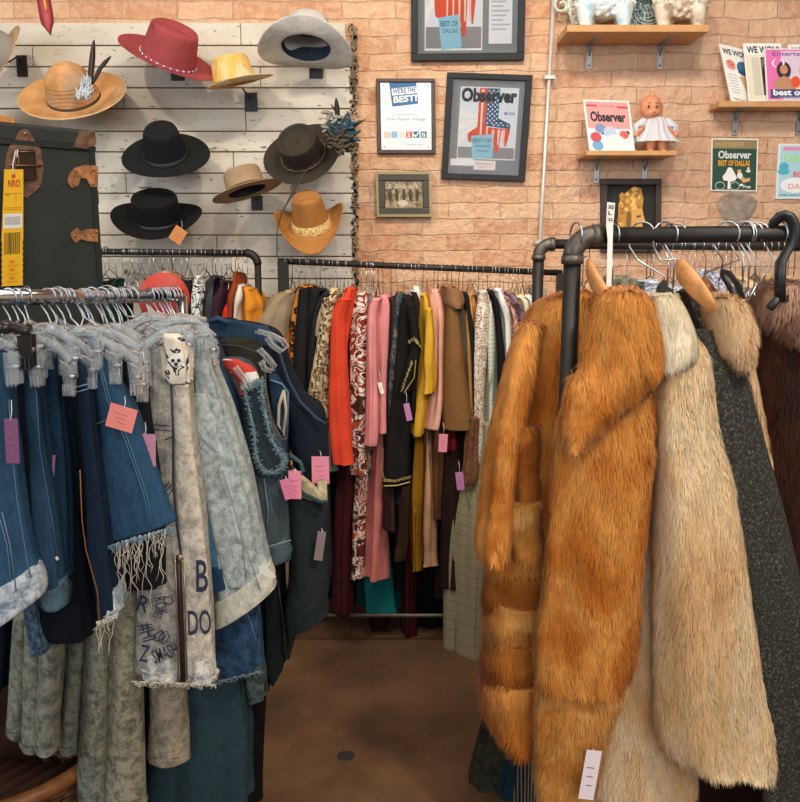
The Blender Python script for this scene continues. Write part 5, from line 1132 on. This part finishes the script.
flutes('beige washed denim skirt with dark button seams below the frayed jacket hem', [(165,167,640,768,18,22,.0)], 1.80, denim('6f6a5c', .35, True, 'a79c88'), 6)
t = piece('long_skirt', 'long teal green denim skirt falling below everything on the chrome rack', 'skirt', denim('2b4650', .3), 1.92, .2, [(650,160,235),(700,150,243),(760,146,248),(815,144,252)], folds=7, amp=.012, ex=2.4)
t = piece('denim_jeans', 'dark navy jeans at the left edge above the basket', 'jeans', denim('0f1620', .3), 1.80, .12, [(560,-30,18),(640,-30,12),(692,-30,8)], **SM)
t = piece('long_skirt', 'added black skirt shape filling the dark gap behind the acid-washed skirts', 'skirt', cloth('120f0e'), 2.1, .16, [(400,60,230),(560,60,270),(680,70,268),(815,130,262)], folds=5, amp=.01)  # added filler: black shape stands in for the dark void below the rail
t = piece('coat', 'added black coat shape filling the dark gap in the chrome rack behind the shorts', 'coat', cloth('100f10'), 1.86, .10, [(360,-40,110),(500,-50,190),(640,-50,180)], folds=5, amp=.01)  # added black filler that darkens the gaps between the shorts
# ------------------------------------------------------------------ clear hangers on the chrome rail
def cliphanger(label, hx, A_, B_, m=CLEAR, group=None, clips=True, th=.0065, yaw=None):
    c = cr.px(hx); a = P(*A_); b = P(*B_); mid = (a+b)/2
    t = thing('clip_hanger', label, 'hanger', mid-Vector((0, 0, .05)), group)
    hp = hookpts(c, cr.r+.002, max(.045, c.z-mid.z-.015), yaw if yaw is not None else R0.uniform(.9, 1.6)); hp = hp[:-1]+[mid+Vector((0, 0, .012))]
    obj('hook', G().tube(hp, .0016, 6), WIRE, t)
    g = G(); pts = [a.lerp(b, u)+Vector((0, 0, .014*sin(pi*u))) for u in [k/10 for k in range(11)]]; g.tube(pts, th, 8, sq=1.5); g.ball(mid+Vector((0, 0, .012)), .012)
    o = obj('bar', g, m, t)
    if clips:
        for u in (.06, .94):
            q = a.lerp(b, u); d = (b-a).normalized(); M = Matrix((d, Vector((d.y, -d.x, 0)).normalized(), Z_)).transposed(); g = G()
            for e in (-1, 1): g.obx(q+Vector((0, e*.008, -.030)), M @ Matrix.Rotation(e*.12, 3, 'X'), .022, .004, .055); 
            for e in (-.7, 0, .7): g.obx(q+Vector((e*.009, -.012, -.05)), M, .003, .005, .02)
            cl = obj('clip', g, m, t, smooth=False); obj('spring', G().tube([q+Vector((-.011, 0, -.028)), q+Vector((.011, 0, -.028))], .004, 8), WIRE, cl)
    return t
SMK = plain('2a2724', .25)
cliphanger('smoky dark clip hanger at the left edge of the chrome rail', 17, (-16,336,1.44), (29,333,1.44), SMK)
i = 0
for hx, A_, B_ in [(9,(-20,352,1.40),(14,350,1.42)),(24,(-4,345,1.47),(38,352,1.47)),(48,(34,330,1.50),(74,344,1.52)),(55,(38,342,1.52),(70,362,1.49)),(63,(44,334,1.56),(92,356,1.53)),(70,(58,330,1.6),(118,352,1.56)),(82,(62,342,1.56),(97,336,1.54)),(84,(80,330,1.64),(140,350,1.62)),(88,(84,340,1.62),(138,364,1.60)),(104,(92,345,1.66),(144,372,1.66)),(110,(100,330,1.70),(140,340,1.68)),(118,(106,352,1.66),(146,358,1.70))]:
    cliphanger('clear plastic clip hanger in the tangle on the left half of the chrome rail', hx, A_, B_, group='clear clip hangers on the left half of the chrome rail')
for hx, A_, B_ in [(126,(126,330,1.74),(166,318,1.76)),(132,(140,350,1.70),(190,330,1.74)),(152,(132,332,1.80),(180,324,1.84)),(158,(148,330,1.76),(206,322,1.80)),(164,(168,318,1.84),(214,338,1.84)),(170,(178,316,1.88),(216,346,1.86))]:
    cliphanger('clear plastic clip hanger in the tangle at the right end of the chrome rail', hx, A_, B_, group='clear clip hangers at the right end of the chrome rail')
for k, hx in enumerate([28,58,92,102,107,113,121,128,150,155,160,165,169,173,176]):
    c = cr.px(hx); hang_y = 322+R0.uniform(-2, 10)
    t = thing('wire_hanger', 'plain silver hook hanger crowded on the chrome rail', 'hanger', c-Vector((0, 0, .12)), 'silver hook hangers on the chrome rail')
    obj('hook', G().tube(hookpts(c, cr.r+.003+R0.uniform(0, .006), c.z-P(hx, hang_y, c.y).z, R0.uniform(.7, 1.6)), .0015, 6), WIRE, t); n_ = Vector((c.x, c.y, P(hx, hang_y, c.y).z))
    d = Vector((cos(.35+R0.uniform(-.3, .2)), -sin(.35), 0)); obj('shoulder_bar', G().tube([n_-d*.10+Vector((0, 0, -.05)), n_, n_+d*.10+Vector((0, 0, -.05))], .005, 6), CLEAR, t)
def loop(label, pts, Y):
    t = thing('hanger_end', label, 'hanger', P(pts[0][0], pts[0][1]+20, Y)); g = G(); g.tube([P(x, y, Y) for x, y in pts], .004, 8); g.tube([P(x-3, y+2, Y+.008) for x, y in pts], .0035, 8); obj('loop', g, CLEAR, t)
loop('clear plastic hanger end poking from the navy vest shoulder', [(258,330),(272,334),(284,340),(288,346),(283,351),(274,345),(268,336)], 2.03)
loop('clear plastic hanger end poking from the black vest shoulder', [(260,348),(268,356),(276,366),(274,371),(266,368),(262,360)], 1.99)
loop('clear plastic hanger end poking from the plaid shoulder', [(236,366),(246,378),(252,388),(250,391),(244,385)], 1.91)
# red disc at the end of the rail
dc = cr.b+Vector((-.0, .05, .0)); Md = Matrix.Rotation(.25, 3, 'Z') @ Matrix.Rotation(pi/2, 3, 'X')
t = thing('rail_disc', 'round red disc with white rim at the end of the chrome rail', 'disc', dc-Vector((.02, 0, .06)))
dc2 = P(164, 298, 2.06)
obj('disc', G().lathe([(.012, -.004), (.058, -.004), (.060, 0), (.058, .004), (.012, .004)], dc2, Md, 40), plain('b8382a', .5), t); obj('white_rim', G().lathe([(.046, -.0055), (.050, -.0055), (.050, -.003), (.046, -.003)], dc2+Vector((0, 0, 0)), Md @ Matrix.Rotation(0, 3, 'X'), 40), PAPER, t)
# wicker basket, bottom left
bc = Vector((-1.05, 1.95, 0)); t = thing('basket', 'round brown wicker basket with thick rim on the floor at bottom left', 'basket', bc); WK = plain('5a3a22', .6, var=.35, scale=60); g = G()
for k in range(22):
    z = .02+k*.019; r_ = .24+.10*(k/22); g.tube([bc+Vector(((r_+.006*sin(q*24+k*pi))*cos(q), (r_+.006*sin(q*24+k*pi))*sin(q), z)) for q in [2*pi*j/96 for j in range(97)]], .010, 5, cap=False)
g.lathe([(0, .012), (.24, .012), (.24, 0), (0, 0)], bc, None, 30); obj('woven_body', g, WK, t)
obj('rim', G().tube([bc+Vector((.345*cos(q), .345*sin(q), .445)) for q in [2*pi*j/60 for j in range(61)]], .018, 8, cap=False), plain('7a4c28', .4, var=.2, scale=30), t)
g = G(); [g.tube([bc+Vector((.05*k-.2, -.1+.04*j, .25+.02*j)), bc+Vector((.05*k-.1, .1, .3))], .02, 7) for k in range(7) for j in range(3)]; tag(obj('rolled_cloth', g, cloth('3c2418'), None), 'dark brown rolled cloths lying inside the wicker basket', 'cloth')

# ------------------------------------------------------------------ furs
def furobj(name, g, m, parent, count, ln=.022, wd=.0009, lift=.35, flow=(0, 0, -1), seed=0, clump=.018, jit=.26, curl=.25, back=.3):
    rng = np.random.default_rng(seed); V = np.array([tuple(v) for v in g.v]); tr = []
    for f in g.f:
        for k in range(1, len(f)-1): tr.append((f[0], f[k], f[k+1]))
    T = np.array(tr); a, b, c = V[T[:, 0]], V[T[:, 1]], V[T[:, 2]]; cr_ = np.cross(b-a, c-a); ar = np.linalg.norm(cr_, axis=1)/2
    VN = np.zeros_like(V)
    for k in range(3): np.add.at(VN, T[:, k], cr_)
    # make normals point outwards (away from each height's centre)
    VN /= np.linalg.norm(VN, axis=1)[:, None]+1e-12
    cen = V.mean(0); s = np.sign(((V-cen)*VN).sum()); VN *= s if s != 0 else 1; flip = s < 0; fn = cr_*s/(np.linalg.norm(cr_, axis=1)[:, None]+1e-12)
    wgt = ar*np.where(fn[:, 1] > .35, back, 1.0); pr = wgt/wgt.sum(); idx = rng.choice(len(T), count, p=pr)
    r1 = np.sqrt(rng.random(count)); r2 = rng.random(count); w0, w1, w2 = 1-r1, r1*(1-r2), r1*r2
    p = a[idx]*w0[:, None]+b[idx]*w1[:, None]+c[idx]*w2[:, None]
    n = VN[T[idx, 0]]*w0[:, None]+VN[T[idx, 1]]*w1[:, None]+VN[T[idx, 2]]*w2[:, None]; n /= np.linalg.norm(n, axis=1)[:, None]+1e-9
    cell = np.floor((p+rng.normal(0, clump*.12, p.shape))/np.array([clump, clump, clump*2.2])).astype(np.int64)
    hsh = (cell[:, 0]*73856093) ^ (cell[:, 1]*19349663) ^ (cell[:, 2]*83492791)
    def h1(k): x = np.sin((hsh % 100003)*12.9898*(k+1)+k*3.1)*43758.5453; return x-np.floor(x)
    cd = np.stack([h1(0)-.5, h1(1)-.5, h1(2)-.5], 1)
    d = np.array(flow)[None, :]+n*lift+cd*jit*1.6+rng.normal(0, jit*.30, p.shape)
    d += np.stack([.25*np.sin(p[:, 2]*9+p[:, 0]*5), 0*p[:, 0], 0*p[:, 0]], 1)
    dn = (d*n).sum(1); d -= n*np.minimum(dn, 0)[:, None]*1.05; d /= np.linalg.norm(d, axis=1)[:, None]
    L_ = ln*(.55+.6*rng.random(count))*(.8+.4*h1(3)); w = np.cross(d, n); w /= np.linalg.norm(w, axis=1)[:, None]+1e-9; w *= (wd*(.7+.6*rng.random(count)))[:, None]
    p1 = p+(d+n*.15)*(L_*.5)[:, None]; p2 = p+d*L_[:, None]+np.array([0, 0, -1])*(L_*curl)[:, None]
    W = np.stack([p-w, p+w, p1-w*.8, p1+w*.8, p2], 1).reshape(-1, 3)
    nb = len(V); o3 = nb+np.arange(count)*5
    loops = np.stack([o3, o3+1, o3+3, o3+2, o3+2, o3+3, o3+4], 1).reshape(-1)
    off = np.array(_off[parent.name]); base_f = [tuple(f)[::-1] if flip else tuple(f) for f in g.f]
    bl = np.array([i for f in base_f for i in f], dtype=np.int64); bsz = np.array([len(f) for f in base_f])
    sizes = np.concatenate([bsz, np.tile([4, 3], count)]); starts = np.concatenate([[0], np.cumsum(sizes)[:-1]])
    me = bpy.data.meshes.new(name); AV = np.concatenate([V, W])-off
    me.vertices.add(len(AV)); me.vertices.foreach_set('co', AV.astype(np.float32).ravel())
    me.loops.add(int(sizes.sum())); me.loops.foreach_set('vertex_index', np.concatenate([bl, loops]).astype(np.int32))
    me.polygons.add(len(sizes)); me.polygons.foreach_set('loop_start', starts.astype(np.int32)); me.update(calc_edges=True)
    me.polygons.foreach_set('use_smooth', np.ones(len(sizes), dtype=bool))
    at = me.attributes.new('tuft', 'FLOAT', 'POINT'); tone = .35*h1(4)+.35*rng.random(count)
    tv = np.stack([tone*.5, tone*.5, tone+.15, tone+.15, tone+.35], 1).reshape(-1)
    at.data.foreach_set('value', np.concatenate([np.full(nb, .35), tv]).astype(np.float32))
    BN = np.concatenate([VN, np.repeat(n, 5, axis=0)]); me.materials.append(m); me.validate()
    if len(me.vertices) == len(BN): me.normals_split_custom_set_from_vertices(BN.astype(np.float32).tolist())
    o = bpy.data.objects.new(name, me); C.objects.link(o); o.parent = parent; _off[o.name] = Vector(off); return o
FO = furmat(['b8601a', 'd67f2a', 'eca24e', 'c9701f'], 7, .5); FOL = furmat(['cf8030', 'e09a4a', 'efb468'], 9, 1.6); FOD = furmat(['a45615', 'bd6c22', 'cc7f2e'], 9, 1.6)
FC = furmat(['e2b07a', 'f8d29c', 'ffe4ba', 'f0c48c'], 6, .35); FC2 = furmat(['e6cfa6', 'f6e8ca', 'eeddb8'], 6, .5); FP = furmat(['eebf8c', 'fad6a8', 'f2c896'], 7, .8)
FB = furmat(['2e140c', '41200f', '4c2513', '351a10'], 7, .4); FBP = furmat(['b98a72', 'cfa58c', 'a87860'], 9, 1)
K = 1.25
t = thing('fur_coat', 'long orange fox fur coat with big shaggy collar, leftmost of the furs', 'fur coat', P(560, 802, 2.1))
g = cloft(G(), [(296,572,596),(302,551,606),(315,533,620),(345,519,640),(380,512,650),(430,508,640),(480,506,600),(540,500,590),(575,494,588)], 2.10, .30, folds=3, amp=.010, seed=5, ex=2.4, nr=40)
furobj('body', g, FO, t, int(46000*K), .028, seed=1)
for i, (rows, Y) in enumerate([([(548,494,575),(560,490,578),(580,488,578),(600,492,570)], 2.09), ([(580,492,565),(595,487,575),(612,486,572),(632,492,560)], 2.08), ([(612,492,565),(628,486,575),(645,485,572),(668,492,560)], 2.07), ([(650,490,560),(668,484,566),(685,485,562),(706,492,560)], 2.06), ([(690,490,560),(705,481,566),(735,484,562),(757,506,545)], 2.05)]):
    furobj('pelt_tier', cloft(G(), rows, Y, .26, folds=2, amp=.008, seed=20+i, ex=2.0, nr=16, shoulders=False), [FO, FOD, FOL, FOD, FO][i], t, int(8000*K), .024, seed=30+i)
furobj('sleeve', cloft(G(), [(325,524,546),(345,514,540),(365,509,536),(400,502,530),(450,492,518),(500,485,512),(545,479,508),(562,485,503)], 2.10, .11, folds=2, amp=.006, seed=8, ex=2.0, shoulders=False, hang=-.07), FO, t, int(20000*K), .024, seed=3)
for i, rows in enumerate([[(428,515,539),(445,512,541),(480,511,541),(512,513,540)], [(505,510,543),(518,507,544),(545,508,544),(560,513,541)]]):
    furobj('sleeve_tier', cloft(G(), rows, 2.075-.015*i, .13, folds=2, amp=.005, seed=40+i, ex=2.0, nr=14, shoulders=False), [FOD, FOL][i], t, int(7000*K), .024, seed=50+i)
furobj('front_panel', cloft(G(), [(378,574,652),(400,565,656),(450,557,654),(500,554,650),(560,549,647),(600,544,644),(640,534,640),(670,532,634),(692,537,626)], 1.93, .12, folds=2, amp=.010, seed=11, ex=2.4, nr=40, shoulders=False), FO, t, int(46000*K), .026, seed=4)
furobj('front_panel', cloft(G(), [(676,540,630),(700,537,622),(730,537,614),(812,537,596)], 1.945, .12, folds=2, amp=.008, seed=12, ex=2.4, nr=16, shoulders=False), FOL, t, int(16000*K), .026, seed=5)
furobj('collar', cloft(G(), [(291,612,640),(301,602,653),(320,596,658),(345,592,660),(366,587,660),(386,577,644),(410,571,616),(434,567,590),(448,567,576)], 1.875, .12, folds=2, amp=.008, seed=13, ex=2.1, nr=36, shoulders=False), FO, t, int(46000*K), .026, lift=.55, jit=.42, seed=6, flow=(.1, 0, -.9))
o = pricetag(t, 590, 775, 17, 60, 1.88, plain('e2d6dc', .7), -.12, string=2, label='white paper price tag')
# cream coat
t = thing('fur_coat', 'long pale cream fur coat with one wide sleeve beside the orange fur', 'fur coat', P(690, 802, 2.0))
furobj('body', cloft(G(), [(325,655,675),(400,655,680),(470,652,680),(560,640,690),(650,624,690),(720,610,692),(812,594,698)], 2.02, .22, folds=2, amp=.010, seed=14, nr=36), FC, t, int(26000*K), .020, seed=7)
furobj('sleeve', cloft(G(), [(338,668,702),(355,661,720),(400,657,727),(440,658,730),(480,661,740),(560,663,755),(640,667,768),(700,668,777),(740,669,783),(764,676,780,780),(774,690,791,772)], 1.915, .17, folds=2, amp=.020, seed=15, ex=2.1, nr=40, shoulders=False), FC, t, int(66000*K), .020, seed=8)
furobj('collar', cloft(G(), [(295,655,677),(310,652,688),(335,655,697),(356,660,699),(369,664,676)], 1.895, .10, folds=1, amp=.004, seed=16, ex=2.3, nr=16, shoulders=False), FC2, t, int(14000*K), .018, seed=9)
# tweed
def tweed():
    m, nt, b = newmat('tweed'); v = coords(nt); n = noise(nt, v, 150, 4, .75); nt.links.new(ramp(nt, n, [(.40, '1a1a17'), (.55, '34342e'), (.66, '6f6e60')]), b.inputs[0]); b.inputs['Roughness'].default_value = .98; bump(nt, b, n, .8, .006); return m
TWD = tweed()
t = thing('tweed_coat', 'dark grey flecked boucle tweed coat between the two cream furs', 'coat', P(790, 802, 2.1)); obj('body', cloft(G(), [(293,680,700),(310,684,714),(330,692,727),(350,698,740),(400,708,757),(450,716,772),(500,724,786),(560,740,800),(650,762,818),(812,772,850)], 1.985, .2, folds=2, amp=.008, seed=17, nr=60, n=60), TWD, t)
part(t, 'sleeve', TWD, 1.96, .08, [(330,690,722),(400,706,742),(480,716,760),(560,735,776),(650,756,796),(812,766,815)], folds=2, amp=.006)
# coat with fluffy collar
t = thing('fur_collar_coat', 'peach coat with a fluffy round fur collar right of the tweed coat', 'coat', P(765, 500, 2.12)); obj('body', cloft(G(), [(320,715,752),(360,730,758),(400,744,766),(450,752,770),(500,758,776),(620,775,792)], 2.09, .18, folds=2, amp=.008, seed=18), cloth('b08a6a'), t)
furobj('collar', cloft(G(), [(299,714,734),(306,710,749),(322,713,757),(340,720,760),(354,730,758),(368,742,754)], 1.945, .12, folds=1, amp=.003, seed=19, ex=2.0, nr=16, shoulders=False), FP, t, int(22000*K), .020, lift=1.2, jit=.4, seed=10)
furobj('front_trim', cloft(G(), [(362,744,756),(400,752,764),(440,760,770),(478,768,774)], 2.02, .08, folds=1, amp=.003, seed=24, ex=2.0, nr=14, shoulders=False), FP, t, int(6000*K), .018, seed=12)
# brown fur
t = thing('fur_coat', 'dark brown fur coat with dusty pink fur collar at the right edge', 'fur coat', P(830, 802, 2.1))
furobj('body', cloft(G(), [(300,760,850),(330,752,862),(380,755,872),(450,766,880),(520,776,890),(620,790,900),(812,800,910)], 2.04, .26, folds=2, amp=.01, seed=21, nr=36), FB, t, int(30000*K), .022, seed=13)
furobj('collar', cloft(G(), [(286,772,850),(296,759,860),(315,756,862),(330,768,858),(345,792,850)], 2.0, .2, folds=1, amp=.006, seed=22, ex=2.0, nr=14, shoulders=False), FBP, t, int(16000*K), .022, lift=1.0, seed=14)
t = thing('dress', 'dark maroon long dress in the shade under the cream fur sleeve', 'dress', P(740, 802, 2.15)); obj('body', cloft(G(), [(560,600,770),(700,600,790),(815,600,800)], 2.24, .12, folds=5, amp=.010, seed=23), cloth('24110d'), t)
# low items under the orange fur
def camo():
    m, nt, b = newmat('camo'); nt.links.new(ramp(nt, noise(nt, coords(nt), 14, 3, .5, 1), [(.40, '17170f'), (.46, '2b2d1b'), (.54, '1f2113'), (.6, '3a3a26')], 'CONSTANT'), b.inputs[0]); b.inputs['Roughness'].default_value = .9; return m
t = piece('trousers', 'dark camouflage trousers hanging low under the orange fur coat', 'trousers', camo(), 2.36, .12, [(620,500,540),(700,490,528),(760,476,520),(812,466,516)], folds=3, amp=.008)
t = piece('denim_jeans', 'teal blue jeans hanging beside the camouflage trousers', 'jeans', denim('1b3c50', .3), 2.32, .10, [(640,512,545),(740,507,540),(812,494,530)], **SM)
t = piece('knit_top', 'black and cream ribbed knit hanging between jeans and orange fur', 'top', stripes('1c1a19', '7f7a6c', 110, 0, .4), 2.28, .10, [(640,524,560),(740,522,560),(812,512,560)], **SM)
rk = [o for o in bpy.data.objects if o.get('label', '').startswith('thick black iron')][0]
obj('lower_rail', G().tube([(rn.a.x-.04, 2.36, .95), (rn.b.x, 2.36, .95)], .016, 12), PIPE, rk); obj('strut', G().tube([(rn.a.x-.043, 2.0, .95), (rn.a.x-.043, 2.37, .95)], .016, 12), PIPE, rk)

# ------------------------------------------------------------------ hangers on the thick black rail
def bighanger(name, label, hx, drop_px, body, m, wr=.0021, hy=None, hm=WIRE, yaw=.5, rr_=.019, back=1, sq=.55):
    c = rn.px(hx); pts = [P(x, y, Y) for x, y, Y, r in body]; top = pts[0]
    t = thing(name, label, 'hanger', top-Vector((0, 0, .1))); hp = hookpts(c, rn.r+wr+.008, .10, yaw, back)[:-2]+[top+Vector((0, 0, .012)), top]
    obj('hook', G().tube(hp, wr, 8), hm, t)
    obj('shoulder_bar', G().tube(pts, [r for *_, r in body], 12, sq=sq), m, t); return t
bighanger('wooden_hanger', 'wooden hanger holding the orange fur coat', 576, 30, [(588,261,2.0,.004),(590,270,1.98,.009),(595,281,1.96,.0105),(602,292,1.94,.010),(610,304,1.93,.008)], WOODH, yaw=.3, sq=2.5)
bighanger('wooden_hanger', 'wide curved wooden hanger sloping down over the tweed coat', 664, 30, [(677,264,2.0,.004),(681,269,1.97,.010),(688,278,1.95,.0115),(698,290,1.93,.0105),(707,301,1.92,.008),(714,311,1.91,.006)], WOODH, yaw=1.2, back=-1, sq=2.5)
bighanger('wooden_hanger', 'short darker wooden hanger just behind the wide curved one', 744, 30, [(704,278,2.09,.008),(708,284,2.08,.013),(716,296,2.06,.012)], plain('8a5632', .5), yaw=.8)
bighanger('padded_hanger', 'black velvet hanger holding the cream fur coat', 642, 30, [(664,281,2.0,.005),(662,287,1.97,.012),(665,294,1.95,.022),(670,300,1.94,.020)], plain('171617', .9), yaw=1.1)
bighanger('padded_hanger', 'thick glossy black hanger holding the fluffy collared coat', 727, 30, [(722,270,2.04,.008),(726,274,2.03,.020),(734,286,2.01,.022),(740,300,1.99,.018)], plain('121213', .3), yaw=.9)
bighanger('wire_hanger', 'bent silver wire hanger right of the glossy black hanger', 777, 30, [(764,280,2.02,.003),(756,286,2.0,.003),(748,300,1.99,.003)], WIRE, yaw=.5, sq=1)
for hx in (614, 670, 676, 746, 752, 758):
    c = rn.px(hx); t = thing('wire_hanger', 'shiny silver hook hanger on the thick black rail above the furs', 'hanger', c-Vector((0, 0, .16)), 'silver hook hangers on the thick black rail')
    obj('hook', G().tube(hookpts(c, rn.r+.006, .12, R0.uniform(.2, 1.2)), .0021, 8), WIRE, t); n_ = c-Vector((0, 0, .12)); obj('shoulder_bar', G().tube([n_+Vector((-.01, -.03, -.02)), n_, n_+Vector((.03, .14, -.06))], .0022, 6), WIRE, t)
# heavy black plastic hanger with a broad hook
c = rn.px(783); t = thing('plastic_hanger', 'heavy black plastic hanger with a broad hook over the thick rail', 'hanger', c-Vector((0, 0, .2)))
hp = [c+Vector((.030*cos(a), -.006, .030*sin(a)*1.25)) for a in [math.radians(150-k*18) for k in range(14)]]
hp = [c+Vector((.012*sin(math.radians(k*17-100))-.002, -.033*cos(math.radians(k*17-100)), .040*cos(math.radians(k*17-100))*0+.034*sin(math.radians(90+k*17-100)))) for k in range(13)]
hp = [c+Vector((-.010+.022*cos(math.radians(a)), -.034*cos(math.radians(a*.5)) , .040*sin(math.radians(a)))) for a in (170, 140, 110, 90, 60, 30, 0, -30, -55)]+[P(781, 262, 1.97), P(780, 280, 1.97), P(780, 300, 1.98)]
obj('hook', G().tube(hp, [.010, .016, .018, .018, .017, .016, .015, .014, .014, .015, .016, .016], 12, sq=.6), plain('1d2022', .4), t)
obj('shoulder_bar', G().tube([P(770, 308, 1.97), P(780, 296, 1.98), P(795, 306, 2.06)], .010, 10), plain('1d2022', .4), t)
# white size stick
pa, pb = P(611, 206, 1.985), P(606, 292, 1.985)
t = thing('size_marker', 'narrow white size marker stick with black marks standing by the rail elbow', 'marker', pb)
g = G(); g.add([P(607,202,1.98),P(615,203,1.98),P(613,226,1.98),P(611,292,1.98),P(606,292,1.98),P(607.5,240,1.98),P(606,225,1.98)], [(0,1,2,3,4,5,6)])
o = obj('strip', g, plain('d8d4cc', .5), t, smooth=False); o.modifiers.new('s', 'SOLIDIFY').thickness = .002
ink(t, 'XS', 608, 205, 614, 209, 1.976, BLK, 0, .03, 'lettering'); ink(t, 'L', 608.5, 211, 612, 215, 1.976, BLK, 0, .02, 'lettering'); ink(t, '22', 608, 218, 613, 221, 1.976, BLK, 0, .03, 'lettering')
# dark round stain on the floor
def onfloor(px, py): d = P(px, py, 1.0)-Vector((0, 0, H)); return Vector((0, 0, H))-d*(H/d.z)
c = onfloor(346, 756); struct('trim_4', G().lathe([(0, .0015), (.026, .0015), (.030, 0)], c, None, 24), plain('33302d', .5))
